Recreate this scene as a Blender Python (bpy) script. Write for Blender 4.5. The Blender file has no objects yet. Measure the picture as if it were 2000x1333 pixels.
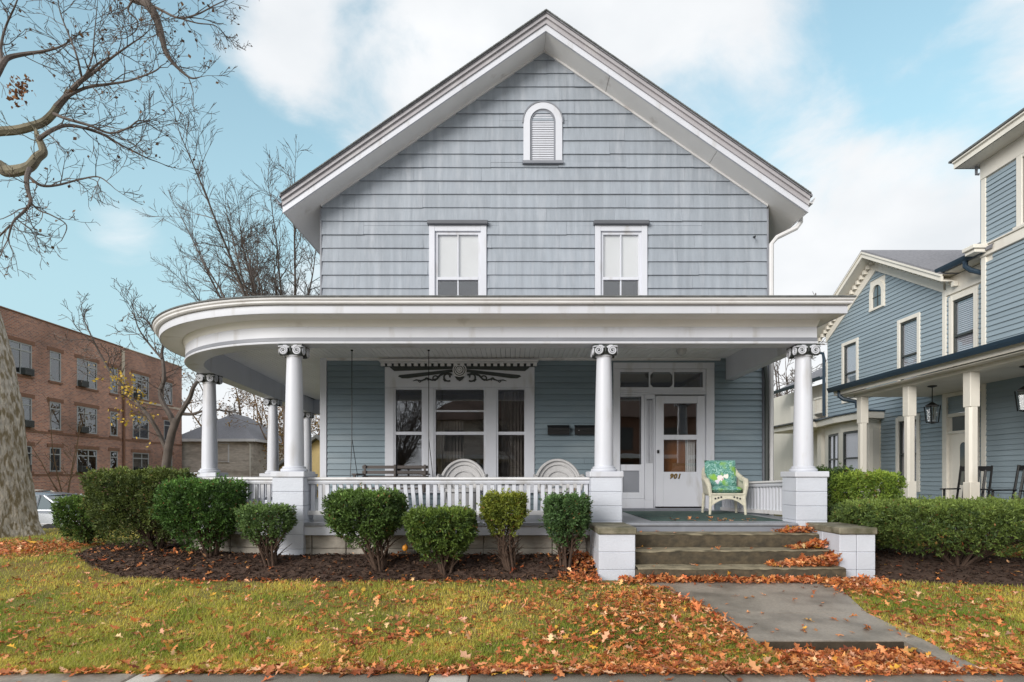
import bpy, math, random
import numpy as np
from mathutils import Vector, Matrix, noise

# ------------------------------------------------------------------ camera, sky, sun, exposure
SC = bpy.context.scene
COL = SC.collection
cam = bpy.data.cameras.new('camera')
CAM = bpy.data.objects.new('camera', cam)
COL.objects.link(CAM)
CAM.location = (0, 0, 1.36)
CAM.rotation_euler = (math.radians(90), 0, 0)
cam.sensor_width = 36
cam.lens = 1150 / 2000 * 36
cam.shift_y = 264 / 2000
cam.clip_start = .05
cam.clip_end = 1500
SC.camera = CAM
SC.view_settings.view_transform = 'Standard'
SC.view_settings.look = 'None'
SC.view_settings.gamma = 1
SC.view_settings.exposure = 1.25
SC.view_settings.use_curve_mapping = False
SC.cycles.max_bounces = 12
SC.cycles.diffuse_bounces = 8
SC.cycles.transparent_max_bounces = 12

SUN_EL, SUN_AZ = math.radians(19), math.radians(216)     # azimuth clockwise from +Y (north)
W = bpy.data.worlds.new('World')
SC.world = W
W.use_nodes = True
nt = W.node_tree
nt.nodes.clear()
def N(tree, typ, **kw):
    n = tree.nodes.new(typ)
    for k, v in kw.items():
        setattr(n, k, v)
    return n
def build_sky():
    L = nt.links.new
    out = N(nt, 'ShaderNodeOutputWorld')
    bg = N(nt, 'ShaderNodeBackground')
    bg.inputs[1].default_value = .1
    L(bg.outputs[0], out.inputs[0])
    sky = N(nt, 'ShaderNodeTexSky', sky_type='NISHITA', sun_disc=False)
    sky.sun_elevation, sky.sun_rotation = SUN_EL, SUN_AZ
    sky.air_density, sky.dust_density, sky.ozone_density = 1.6, .6, .6
    tc = N(nt, 'ShaderNodeTexCoord')
    nrm = N(nt, 'ShaderNodeVectorMath', operation='NORMALIZE')
    L(tc.outputs['Generated'], nrm.inputs[0])
    d = nrm.outputs[0]
    def bump(v, rad, amp):
        v = Vector(v).normalized()
        dist = N(nt, 'ShaderNodeVectorMath', operation='DISTANCE')
        L(d, dist.inputs[0]); dist.inputs[1].default_value = v
        mr = N(nt, 'ShaderNodeMapRange', interpolation_type='SMOOTHSTEP')
        L(dist.outputs['Value'], mr.inputs[0])
        mr.inputs[1].default_value, mr.inputs[2].default_value = 0, rad
        mr.inputs[3].default_value, mr.inputs[4].default_value = amp, 0
        return mr.outputs[0]
    def add(a, b):
        m = N(nt, 'ShaderNodeMath', operation='ADD')
        L(a, m.inputs[0]); L(b, m.inputs[1])
        return m.outputs[0]
    mp = N(nt, 'ShaderNodeMapping')
    mp.inputs['Scale'].default_value = (1.0, 1.0, 1.7)
    mp.inputs['Location'].default_value = (2.3, 1.1, .4)
    L(d, mp.inputs[0])
    nz = N(nt, 'ShaderNodeTexNoise')
    nz.inputs['Scale'].default_value = 3.4
    nz.inputs['Detail'].default_value = 8
    nz.inputs['Roughness'].default_value = .57
    nz.inputs['Distortion'].default_value = .35
    L(mp.outputs[0], nz.inputs['Vector'])
    ofs = N(nt, 'ShaderNodeMath', operation='ADD')
    L(nz.outputs[0], ofs.inputs[0]); ofs.inputs[1].default_value = .16
    den = ofs.outputs[0]
    def D(px, py):
        return ((px - 1000) / 1150, 1, (930 - py) / 1150)
    for (px, py, r, a) in SKY_BUMPS:
        den = add(den, bump(D(px, py), r, a))
    sz = N(nt, 'ShaderNodeSeparateXYZ')
    L(d, sz.inputs[0])
    hz = N(nt, 'ShaderNodeMapRange', interpolation_type='SMOOTHSTEP')
    L(sz.outputs[2], hz.inputs[0])
    hz.inputs[1].default_value, hz.inputs[2].default_value = 0, .42
    hz.inputs[3].default_value, hz.inputs[4].default_value = .20, 0
    den = add(den, hz.outputs[0])
    mask = N(nt, 'ShaderNodeMapRange', interpolation_type='SMOOTHSTEP')
    L(den, mask.inputs[0])
    mask.inputs[1].default_value, mask.inputs[2].default_value = .40, .69
    # cloud body: soft grey undersides to white tops
    nz2 = N(nt, 'ShaderNodeTexNoise')
    nz2.inputs['Scale'].default_value = 5
    nz2.inputs['Detail'].default_value = 5
    L(mp.outputs[0], nz2.inputs['Vector'])
    cc = N(nt, 'ShaderNodeMixRGB')
    cc.inputs[1].default_value = (3.5, 3.65, 3.8, 1)
    cc.inputs[2].default_value = (4.15, 4.22, 4.3, 1)
    mr = N(nt, 'ShaderNodeMapRange')
    L(nz2.outputs[0], mr.inputs[0])
    mr.inputs[1].default_value, mr.inputs[2].default_value = .3, .65
    L(mr.outputs[0], cc.inputs[0])
    tint = N(nt, 'ShaderNodeMixRGB', blend_type='MULTIPLY')
    tint.inputs[0].default_value = 1
    L(sky.outputs[0], tint.inputs[1])
    tint.inputs[2].default_value = SKY_TINT
    mix = N(nt, 'ShaderNodeMixRGB')
    L(mask.outputs[0], mix.inputs[0])
    air = N(nt, 'ShaderNodeMixRGB')
    hz2 = N(nt, 'ShaderNodeMapRange', interpolation_type='SMOOTHSTEP')
    L(sz.outputs[2], hz2.inputs[0])
    hz2.inputs[1].default_value, hz2.inputs[2].default_value = .05, .62
    hz2.inputs[3].default_value, hz2.inputs[4].default_value = .92, .25
    L(hz2.outputs[0], air.inputs[0])
    L(tint.outputs[0], air.inputs[1])
    air.inputs[2].default_value = (2.0, 3.0, 3.55, 1)
    L(air.outputs[0], mix.inputs[1])
    L(cc.outputs[0], mix.inputs[2])
    L(mix.outputs[0], bg.inputs[0])
SKY_TINT = (.86, 1.0, .98, 1)
SKY_BUMPS = [(250, 330, .5, -.32), (430, 250, .26, -.16), (60, 600, .45, -.2), (1480, 215, .3, -.26), (1790, 170, .3, -.26), (1330, 150, .2, -.06),
             (230, 425, .12, .30), (540, 40, .14, .2), (560, 150, .12, .2), (690, 80, .12, -.14), (150, 60, .25, -.06), (1640, 330, .16, .14), (1750, 470, .35, .2), (1420, 10, .2, .18)]
build_sky()
sun = bpy.data.lights.new('sun', 'SUN')
sun.energy = 1.5
sun.angle = math.radians(30)
sun.color = (1, .96, .9)
SUN = bpy.data.objects.new('sun', sun)
COL.objects.link(SUN)
sd = Vector((math.sin(SUN_AZ) * math.cos(SUN_EL), math.cos(SUN_AZ) * math.cos(SUN_EL), math.sin(SUN_EL)))
SUN.rotation_euler = sd.to_track_quat('Z', 'Y').to_euler()

# ------------------------------------------------------------------ helpers
R = random.Random(11)
RN = np.random.default_rng(5)
ZC, F = 1.36, 1150.0
def at(px, py, Y):
    "point seen at photo pixel (px, py) that stands Y metres in front of the camera"
    return Vector(((px - 1000) * Y / F, Y, ZC - (py - 930) * Y / F))
ORG = {}
def org(o):
    return ORG.get(o.name, Vector((0, 0, 0))) if o else Vector((0, 0, 0))
def thing(name, label, cat, loc=(0, 0, 0), group=None, local=False):
    o = bpy.data.objects.new(name, None)
    o.empty_display_size = .1
    COL.objects.link(o)
    o.location = loc
    o['label'] = label
    o['category'] = cat
    if group:
        o['group'] = group
    ORG[o.name] = Vector((0, 0, 0)) if local else Vector(loc)
    return o
def tag(o, label, cat, group=None):
    o['label'] = label
    o['category'] = cat
    if group:
        o['group'] = group
    return o
def structure(o):
    o['kind'] = 'structure'
    return o
def stuff(o):
    o['kind'] = 'stuff'
    return o
def inst(name, mesh, parent, loc=(0, 0, 0), rot=(0, 0, 0), scale=None):
    o = bpy.data.objects.new(name, mesh)
    COL.objects.link(o)
    o.location = Vector(loc) - org(parent)
    o.rotation_euler = rot
    if scale:
        o.scale = scale
    if parent:
        o.parent = parent
    ORG[o.name] = Vector(loc)
    return o
def copy_tree(o, parent=None):
    c = o.copy()
    COL.objects.link(c)
    c.parent = parent
    for ch in list(o.children):
        copy_tree(ch, c)
    return c
class MB:
    "collects geometry; fr = (origin, u axis, outward normal) makes it take (u, d, z) wall coordinates"
    def __init__(s, fr=None):
        s.v, s.f, s.m, s.mi, s.fr, s.M = [], [], [], 0, fr, None
    def p(s, q):
        q = Vector(q)
        if s.M is not None:
            q = s.M @ q
        if s.fr:
            O, U, Nn = s.fr
            return Vector(O) + q.x * Vector(U) + q.y * Vector(Nn) + Vector((0, 0, q.z))
        return q
    def add(s, vs, fs):
        b = len(s.v)
        s.v += [s.p(q) for q in vs]
        s.f += [tuple(i + b for i in f) for f in fs]
        s.m += [s.mi] * len(fs)
        return s
    def box(s, x0, x1, y0, y1, z0, z1):
        vs = [(x, y, z) for x in (x0, x1) for y in (y0, y1) for z in (z0, z1)]
        return s.add(vs, [(0, 1, 3, 2), (4, 6, 7, 5), (0, 4, 5, 1), (2, 3, 7, 6), (0, 2, 6, 4), (1, 5, 7, 3)])
    def cbox(s, x0, x1, y0, y1, z0, z1, c=.006):
        "box with chamfered edges"
        lo, hi = (x0, y0, z0), (x1, y1, z1)
        vs, idx = [], {}
        for sx in (0, 1):
            for sy in (0, 1):
                for sz in (0, 1):
                    S = (sx, sy, sz)
                    for a in range(3):
                        q = [(hi[i] - c if S[i] else lo[i] + c) for i in range(3)]
                        q[a] = hi[a] if S[a] else lo[a]
                        idx[S, a] = len(vs)
                        vs.append(q)
        fs = []
        for a in range(3):
            b, c2 = (a + 1) % 3, (a + 2) % 3
            for sa in (0, 1):
                def K(sb, sc, ax):
                    S = [0, 0, 0]
                    S[a], S[b], S[c2] = sa, sb, sc
                    return idx[tuple(S), ax]
                fs.append((K(0, 0, a), K(1, 0, a), K(1, 1, a), K(0, 1, a)))
                for sb in (0, 1):           # edge between a-face and b-face, along c2
                    if True:
                        fs.append((K(sb, 0, a), K(sb, 1, a), K(sb, 1, b), K(sb, 0, b)))
        for sx in (0, 1):
            for sy in (0, 1):
                for sz in (0, 1):
                    fs.append(tuple(idx[(sx, sy, sz), a] for a in range(3)))
        return s.add(vs, fs)
    def prism(s, poly, ax, c0, c1):
        "polygon in the two other axes, extruded along axis ax"
        n = len(poly)
        vs = []
        for c in (c0, c1):
            for (a, b) in poly:
                q = [a, b]
                q.insert(ax, c)
                vs.append(q)
        fs = [tuple(range(n)), tuple(range(2 * n - 1, n - 1, -1))]
        fs += [(i, (i + 1) % n, n + (i + 1) % n, n + i) for i in range(n)]
        return s.add(vs, fs)
    def tube(s, pts, rad, n=6, cap=True):
        pts = [Vector(q) for q in pts]
        if not isinstance(rad, (list, tuple)):
            rad = [rad] * len(pts)
        vs, fs = [], []
        up = None
        for i, q in enumerate(pts):
            t = (pts[min(i + 1, len(pts) - 1)] - pts[max(i - 1, 0)])
            if t.length < 1e-9:
                t = Vector((0, 0, 1))
            t.normalize()
            if up is None:
                up = t.orthogonal().normalized()
            up = up - t * up.dot(t)
            if up.length < 1e-6:
                up = t.orthogonal()
            up.normalize()
            w = t.cross(up)
            for k in range(n):
                a = 2 * math.pi * k / n
                vs.append(q + (up * math.cos(a) + w * math.sin(a)) * rad[i])
        for i in range(len(pts) - 1):
            for k in range(n):
                fs.append((i * n + k, i * n + (k + 1) % n, (i + 1) * n + (k + 1) % n, (i + 1) * n + k))
        if cap:
            fs.append(tuple(range(n - 1, -1, -1)))
            e = (len(pts) - 1) * n
            fs.append(tuple(range(e, e + n)))
        return s.add(vs, fs)
    def lathe(s, c, prof, n=24, ax=2, cap=True):
        "profile of (radius, height) turned round axis ax through c"
        vs, fs = [], []
        for (r, h) in prof:
            for k in range(n):
                a = 2 * math.pi * k / n
                q = [r * math.cos(a), r * math.sin(a)]
                q.insert(ax, h)
                vs.append((c[0] + q[0], c[1] + q[1], c[2] + q[2]))
        for i in range(len(prof) - 1):
            for k in range(n):
                fs.append((i * n + k, i * n + (k + 1) % n, (i + 1) * n + (k + 1) % n, (i + 1) * n + k))
        if cap:
            fs.append(tuple(range(n)))
            fs.append(tuple(range((len(prof) - 1) * n, len(prof) * n)))
        return s.add(vs, fs)
    def grid(s, rows):
        n = len(rows[0])
        vs = [q for r in rows for q in r]
        fs = [(i * n + j, i * n + j + 1, (i + 1) * n + j + 1, (i + 1) * n + j) for i in range(len(rows) - 1) for j in range(n - 1)]
        return s.add(vs, fs)
    def mesh(s, name, mats, smooth=False, o=Vector((0, 0, 0))):
        me = bpy.data.meshes.new(name)
        me.from_pydata([tuple(q - o) for q in s.v], [], s.f)
        for m in (mats if isinstance(mats, (list, tuple)) else [mats]):
            me.materials.append(m)
        if len(me.materials) > 1:
            me.polygons.foreach_set('material_index', s.m)
        me.update()
        if smooth:
            me.polygons.foreach_set('use_smooth', [True] * len(me.polygons))
            if smooth != 'all':
                me.set_sharp_from_angle(angle=math.radians(38))
        return me
    def build(s, name, mats, parent=None, smooth=False, loc=None):
        "links ONE object; its origin is the parent's (or loc)"
        o = Vector(loc) if loc is not None else org(parent)
        me = s.mesh(name, mats, smooth, o)
        return inst(name, me, parent, o)
def array_mesh(name, verts, faces, mat, cols=None, smooth=False):
    me = bpy.data.meshes.new(name)
    nv, nf, k = len(verts), len(faces), faces.shape[1]
    me.vertices.add(nv)
    me.vertices.foreach_set('co', np.ascontiguousarray(verts, np.float32).ravel())
    me.loops.add(nf * k)
    me.loops.foreach_set('vertex_index', np.ascontiguousarray(faces, np.int32).ravel())
    me.polygons.add(nf)
    me.polygons.foreach_set('loop_start', np.arange(0, nf * k, k, dtype=np.int32))
    me.materials.append(mat)
    if cols is not None:
        a = me.color_attributes.new('Col', 'FLOAT_COLOR', 'POINT')
        c = np.ones((nv, 4), np.float32)
        c[:, :3] = cols
        a.data.foreach_set('color', c.ravel())
    me.update(calc_edges=True)
    me.validate()
    if smooth:
        me.polygons.foreach_set('use_smooth', [True] * nf)
    return me

# ------------------------------------------------------------------ materials
def pm(name, col, rough=.6, var=.12, vs=2.0, vst=(1, 1, 1), bump=.12, bs=40, bst=(1, 1, 1), dirt=None, orand=0., metal=0., spec=.4, attr=False, trans=None, bd=.01):
    m = bpy.data.materials.new(name)
    m.use_nodes = True
    t = m.node_tree
    L = t.links.new
    b = t.nodes['Principled BSDF']
    b.inputs['Roughness'].default_value = rough
    b.inputs['Metallic'].default_value = metal
    b.inputs['Specular IOR Level'].default_value = spec
    geo = N(t, 'ShaderNodeNewGeometry')
    def noi(scale, st, det=5, seed=0):
        mp = N(t, 'ShaderNodeMapping')
        mp.inputs['Scale'].default_value = st
        mp.inputs['Location'].default_value = (seed, seed * .7, seed * 1.3)
        L(geo.outputs['Position'], mp.inputs[0])
        n = N(t, 'ShaderNodeTexNoise')
        n.inputs['Scale'].default_value = scale
        n.inputs['Detail'].default_value = det
        L(mp.outputs[0], n.inputs['Vector'])
        return n.outputs[0]
    def rng(v, a, b2, c, d):
        r = N(t, 'ShaderNodeMapRange')
        L(v, r.inputs[0])
        for i, x in enumerate((a, b2, c, d)):
            r.inputs[i + 1].default_value = x
        return r.outputs[0]
    if attr:
        at_ = N(t, 'ShaderNodeAttribute', attribute_name='Col')
        c = at_.outputs['Color']
    else:
        rgb = N(t, 'ShaderNodeRGB')
        rgb.outputs[0].default_value = (*col, 1)
        c = rgb.outputs[0]
    if var:
        sc = N(t, 'ShaderNodeVectorMath', operation='SCALE')
        L(c, sc.inputs[0])
        L(rng(noi(vs, vst), .25, .75, 1 - var, 1 + var), sc.inputs['Scale'])
        c = sc.outputs[0]
    if orand:
        oi = N(t, 'ShaderNodeObjectInfo')
        sc = N(t, 'ShaderNodeVectorMath', operation='SCALE')
        L(c, sc.inputs[0])
        L(rng(oi.outputs['Random'], 0, 1, 1 - orand, 1 + orand), sc.inputs['Scale'])
        c = sc.outputs[0]
    if dirt:
        dc, ds, lo, hi, dst = dirt
        mx = N(t, 'ShaderNodeMixRGB')
        L(rng(noi(ds, dst, 8, 3.3), lo, hi, 0, 1), mx.inputs[0])
        L(c, mx.inputs[1])
        mx.inputs[2].default_value = (*dc, 1)
        c = mx.outputs[0]
    L(c, b.inputs['Base Color'])
    if bump:
        bp = N(t, 'ShaderNodeBump')
        bp.inputs['Strength'].default_value = bump
        bp.inputs['Distance'].default_value = bd
        L(noi(bs, bst, 6, 1.7), bp.inputs['Height'])
        L(bp.outputs[0], b.inputs['Normal'])
    if trans:
        tr = N(t, 'ShaderNodeBsdfTranslucent')
        L(c, tr.inputs[0])
        ms = N(t, 'ShaderNodeMixShader')
        ms.inputs[0].default_value = trans
        o = t.nodes['Material Output']
        L(b.outputs[0], ms.inputs[1])
        L(tr.outputs[0], ms.inputs[2])
        L(ms.outputs[0], o.inputs[0])
    return m
def glass_mat(name, tint=(.96, .96, .96), refl=1.0):
    m = bpy.data.materials.new(name)
    m.use_nodes = True
    t = m.node_tree
    L = t.links.new
    t.nodes.clear()
    o = N(t, 'ShaderNodeOutputMaterial')
    ms = N(t, 'ShaderNodeMixShader')
    tr = N(t, 'ShaderNodeBsdfTransparent')
    tr.inputs[0].default_value = (*tint, 1)
    gl = N(t, 'ShaderNodeBsdfGlossy')
    gl.inputs['Roughness'].default_value = 0.012
    gl.inputs[0].default_value = (.95, .97, 1, 1)
    fr = N(t, 'ShaderNodeFresnel')
    g0 = N(t, 'ShaderNodeNewGeometry')
    io = N(t, 'ShaderNodeMapRange')          # same index from either side of the thin pane
    L(g0.outputs['Backfacing'], io.inputs[0])
    io.inputs[3].default_value, io.inputs[4].default_value = 1.5, 1 / 1.5
    L(io.outputs[0], fr.inputs[0])
    mr = N(t, 'ShaderNodeMapRange')
    L(fr.outputs[0], mr.inputs[0])
    mr.inputs[1].default_value, mr.inputs[2].default_value = 0, 1
    mr.inputs[3].default_value, mr.inputs[4].default_value = .085 * refl, 1
    geo = N(t, 'ShaderNodeNewGeometry')
    n = N(t, 'ShaderNodeTexNoise')
    n.inputs['Scale'].default_value = 1.6
    L(geo.outputs['Position'], n.inputs['Vector'])
    bp = N(t, 'ShaderNodeBump')
    bp.inputs['Strength'].default_value = .04
    bp.inputs['Distance'].default_value = .02
    L(n.outputs[0], bp.inputs['Height'])
    L(bp.outputs[0], gl.inputs['Normal'])
    L(mr.outputs[0], ms.inputs[0])
    L(tr.outputs[0], ms.inputs[1])
    L(gl.outputs[0], ms.inputs[2])
    L(ms.outputs[0], o.inputs[0])
    return m
M = {}
M['white'] = pm('white_paint', (.575, .59, .645), .45, .07, 1.5, (1, 1, .35), .08, 30, dirt=((.38, .365, .35), 4.5, .56, .80, (1, 1, .25)))
M['white_old'] = pm('weathered_white_paint', (.62, .615, .625), .55, .1, 2, (1, 1, .4), .15, 25, dirt=((.36, .33, .31), 3, .6, .8, (1, 1, .4)))
M['cream'] = pm('cream_paint', (.74, .705, .635), .5, .07, 1.5, (1, 1, .4), .06, 25, dirt=((.5, .44, .36), 2, .62, .9, (1, 1, .3)))
M['shingle'] = pm('grey_painted_shingle', (.272, .302, .345), .6, .13, 14, (1, 1, .07), .5, 70, (1, 1, .06), dirt=((.37, .395, .44), 9, .52, .85, (1, 1, .10)), orand=.05)
M['clap'] = pm('blue_grey_clapboard', (.175, .228, .265), .5, .1, 2, (.3, 1, 2), .12, 40, (.15, 1, 1), dirt=((.26, .31, .34), 2.4, .55, .85, (.3, 1, 1)), orand=.06)
M['blue'] = pm('blue_clapboard', (.265, .33, .375), .5, .08, 2, (1, .3, 2), .1, 40, (1, .15, 1), orand=.05)
M['grey_trim'] = pm('grey_trim_paint', (.20, .21, .24), .5, .1, 2, bump=.08, dirt=((.32, .33, .35), 3, .6, .9, (1, 1, .5)))
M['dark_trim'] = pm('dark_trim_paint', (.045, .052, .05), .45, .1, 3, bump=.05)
M['dkblue'] = pm('dark_blue_paint', (.03, .055, .085), .4, .1, 3, bump=.03)
M['head_cap'] = pm('dark_grey_head_cap', (.10, .105, .12), .5, .1, 2, bump=.05)
M['roof'] = pm('asphalt_shingle', (.21, .21, .23), .9, .3, 14, (1, 1, 3), .6, 60)
M['roof_dark'] = pm('dark_roof_edge', (.12, .125, .125), .85, .3, 12, bump=.5, bs=50)
M['rake_grey'] = pm('grey_lilac_paint', (.36, .345, .365), .5, .1, 2, bump=.1, bs=25, dirt=((.5, .49, .49), 3, .55, .8, (1, 1, .5)))
M['soffit'] = pm('soffit_paint', (.76, .75, .74), .55, .08, 1.3, bump=.06, dirt=((.42, .38, .34), 2.5, .64, .86, (1, 1, 1)))
M['ceil'] = pm('porch_ceiling_paint', (.86, .86, .85), .5, .06, 1.2, bump=.05)
M['floor'] = pm('grey_floor_paint', (.24, .25, .275), .4, .15, 3, (3, .3, 1), .1, 30, dirt=((.26, .25, .24), 4, .58, .85, (1, 1, 1)))
M['block'] = pm('white_painted_block', (.55, .575, .64), .55, .06, 3, bump=.5, bs=55, dirt=((.42, .40, .38), 3.5, .66, .9, (1, 1, .5)), orand=.03)
M['stone'] = pm('foundation_concrete', (.40, .365, .315), .85, .25, 5, (1, 1, 2), .9, 14, (1, 1, 2.5), dirt=((.13, .11, .09), 3, .52, .72, (1, 1, 1)), orand=.08)
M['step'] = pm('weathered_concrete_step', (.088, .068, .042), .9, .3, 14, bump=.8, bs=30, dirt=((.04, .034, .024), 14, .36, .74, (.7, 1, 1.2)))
M['tread'] = pm('lit_worn_tread', (.235, .20, .135), .9, .3, 8, bump=.7, bs=40, dirt=((.10, .085, .055), 8, .48, .66, (.6, 1, 1)))  # tread wear, plus the light on up-facing treads put into the colour
M['cap'] = pm('mossy_cap_concrete', (.21, .19, .14), .9, .3, 5, bump=.8, bs=35, dirt=((.10, .095, .06), 6, .45, .65, (1, 1, 1)))
M['walk'] = pm('wet_concrete', (.32, .28, .235), .42, .22, 45, bump=.35, bs=90, dirt=((.165, .145, .12), 2.6, .42, .68, (1, 1, 1)))
M['sidewalk'] = pm('dark_sidewalk', (.20, .18, .15), .6, .2, 3, bump=.5, bs=110, dirt=((.30, .27, .23), 5, .55, .8, (1, 1, 1)))
M['newconc'] = pm('pale_concrete', (.50, .47, .42), .75, .12, 5, bump=.4, bs=90)
M['asphalt'] = pm('asphalt', (.06, .06, .062), .85, .2, 5, bump=.5, bs=80)
M['soil'] = pm('bare_soil', (.06, .045, .03), .95, .3, 8, bump=.9, bs=30)
M['mulch'] = pm('dark_mulch', (.07, .042, .03), .95, .35, 16, bump=1, bs=45)
M['turf'] = pm('turf_ground', (.18, .16, .04), .95, .3, 1.2, bump=.8, bs=60, dirt=((.18, .10, .035), .9, .5, .75, (1, 1, 1)))
M['glass'] = glass_mat('window_glass')
M['glass_side'] = glass_mat('side_window_glass', (.9, .9, .92), .45)
M['clear'] = glass_mat('lantern_glass', (.8, .8, .8), .25)
M['glass_far'] = glass_mat('far_window_glass', (.6, .62, .62), .9)
M['room'] = pm('room_interior', (.16, .125, .105), .9, .3, 1.5, bump=0)
M['blind'] = pm('white_blind', (.68, .69, .70), .7, .05, 2, bump=.05)
M['curtain'] = pm('beige_curtain', (.20, .18, .17), .9, .3, 14, (1, 1, .1), .3, 20, (1, 1, .1))
M['black'] = pm('black_metal', (.009, .009, .010), .5, .1, 3, bump=.03)
M['brass'] = pm('dark_brass', (.35, .22, .06), .35, .2, 20, metal=.8, bump=.05)
M['wood_grey'] = pm('weathered_grey_wood', (.10, .085, .08), .7, .2, 4, (.3, 1, 1), .2, 30)
M['wicker_w'] = pm('white_wicker', (.40, .395, .40), .6, .1, 20, bump=.5, bs=120)
M['wicker_c'] = pm('cream_wicker', (.56, .53, .43), .6, .15, 20, bump=.5, bs=120)
M['rug'] = pm('green_rug', (.055, .095, .085), .95, .2, 6, bump=.5, bs=150, dirt=((.15, .17, .15), 4, .6, .8, (1, 1, 1)))
M['globe'] = pm('frosted_globe', (.45, .45, .45), .3, .04, 5, bump=0)
M['attr'] = pm('leafy', (1, 1, 1), .55, .1, 3, bump=0, attr=True, trans=.25, spec=.35)
M['grass'] = pm('grass_blades', (1, 1, 1), .6, 0, bump=0, attr=True, trans=.3, spec=.25)
M['litter'] = pm('leaf_litter', (1, 1, 1), .6, 0, bump=0, attr=True, trans=.15, spec=.3)
M['chip'] = pm('mulch_chips', (1, 1, 1), .9, 0, bump=0, attr=True, spec=.2)
M['stem'] = pm('shrub_stem', (.065, .04, .028), .9, .3, 20, bump=.5, bs=60)
M['twig'] = pm('dark_bark', (.105, .086, .076), .9, .25, 6, bump=.5, bs=40)
M['twig_brown'] = pm('brown_bark', (.15, .10, .06), .9, .25, 6, bump=.5, bs=40)
M['bark_olive'] = pm('olive_bark', (.19, .17, .12), .9, .3, 5, (1, 1, .4), .6, 30, dirt=((.07, .06, .045), 4, .5, .7, (1, 1, .4)))
M['bark_pale'] = pm('pale_flaking_bark', (.48, .43, .365), .85, .40, 24, (1, 1, .35), 1, 30, (1, 1, .35), dirt=((.215, .17, .10), 17, .46, .58, (1, 1, .26)), bd=.04)
M['car'] = pm('silver_car_paint', (.28, .295, .32), .25, .03, 1, bump=0, metal=.55)
M['car_beige'] = pm('beige_car_paint', (.62, .58, .5), .25, .03, 1, bump=0, metal=.2)
M['carglass'] = pm('car_glass', (.10, .13, .145), .05, .1, 1, bump=0, spec=.9)
M['tyre'] = pm('tyre_rubber', (.02, .02, .02), .8, .1, 5, bump=.1)
M['rim'] = pm('wheel_rim', (.4, .4, .42), .35, .05, 3, bump=0, metal=.8)
M['tan'] = pm('tan_siding', (.55, .49, .43), .8, .22, 3, (1, 1, 3), .3, 30, dirt=((.30, .25, .21), 1.2, .5, .75, (.5, 1, 2)))
M['yellow'] = pm('yellow_siding', (.55, .42, .2), .8, .1, 3)
M['pale_wall'] = pm('pale_grey_wall', (.48, .46, .5), .8, .1, 1)
M['lintel'] = pm('brown_sill_brick', (.19, .10, .065), .85, .2, 6, bump=.4, bs=30)
M['limestone'] = pm('limestone', (.5, .43, .35), .85, .15, 3, bump=.3)
M['orange'] = pm('orange_skin', (.55, .22, .02), .5, .2, 8, bump=.1)
def brick_mat():
    m = bpy.data.materials.new('red_brown_brick')
    m.use_nodes = True
    t = m.node_tree
    L = t.links.new
    b = t.nodes['Principled BSDF']
    b.inputs['Roughness'].default_value = .85
    g = N(t, 'ShaderNodeNewGeometry')
    sx = N(t, 'ShaderNodeSeparateXYZ')
    L(g.outputs['Position'], sx.inputs[0])
    ad = N(t, 'ShaderNodeMath', operation='ADD')
    L(sx.outputs[0], ad.inputs[0]); L(sx.outputs[1], ad.inputs[1])
    cx = N(t, 'ShaderNodeCombineXYZ')
    L(ad.outputs[0], cx.inputs[0]); L(sx.outputs[2], cx.inputs[1])
    br = N(t, 'ShaderNodeTexBrick')
    br.inputs['Scale'].default_value = 1
    br.inputs['Brick Width'].default_value = .23
    br.inputs['Row Height'].default_value = .085
    br.inputs['Mortar Size'].default_value = .010
    br.inputs['Color1'].default_value = (.43, .195, .125, 1)
    br.inputs['Color2'].default_value = (.22, .105, .08, 1)
    br.inputs['Mortar'].default_value = (.36, .31, .27, 1)
    L(cx.outputs[0], br.inputs['Vector'])
    n = N(t, 'ShaderNodeTexNoise')
    n.inputs['Scale'].default_value = .35
    n.inputs['Detail'].default_value = 7
    L(g.outputs['Position'], n.inputs['Vector'])
    mr = N(t, 'ShaderNodeMapRange')
    L(n.outputs[0], mr.inputs[0])
    for i, x in enumerate((.3, .7, .68, 1.3)):
        mr.inputs[i + 1].default_value = x
    sc = N(t, 'ShaderNodeVectorMath', operation='SCALE')
    L(br.outputs[0], sc.inputs[0]); L(mr.outputs[0], sc.inputs['Scale'])
    L(sc.outputs[0], b.inputs['Base Color'])
    bp = N(t, 'ShaderNodeBump')
    bp.inputs['Strength'].default_value = .5
    bp.inputs['Distance'].default_value = .01
    inv = N(t, 'ShaderNodeMath', operation='SUBTRACT')
    inv.inputs[0].default_value = 1
    L(br.outputs['Fac'], inv.inputs[1])
    L(inv.outputs[0], bp.inputs['Height'])
    L(bp.outputs[0], b.inputs['Normal'])
    return m
M['brick'] = brick_mat()
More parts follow.
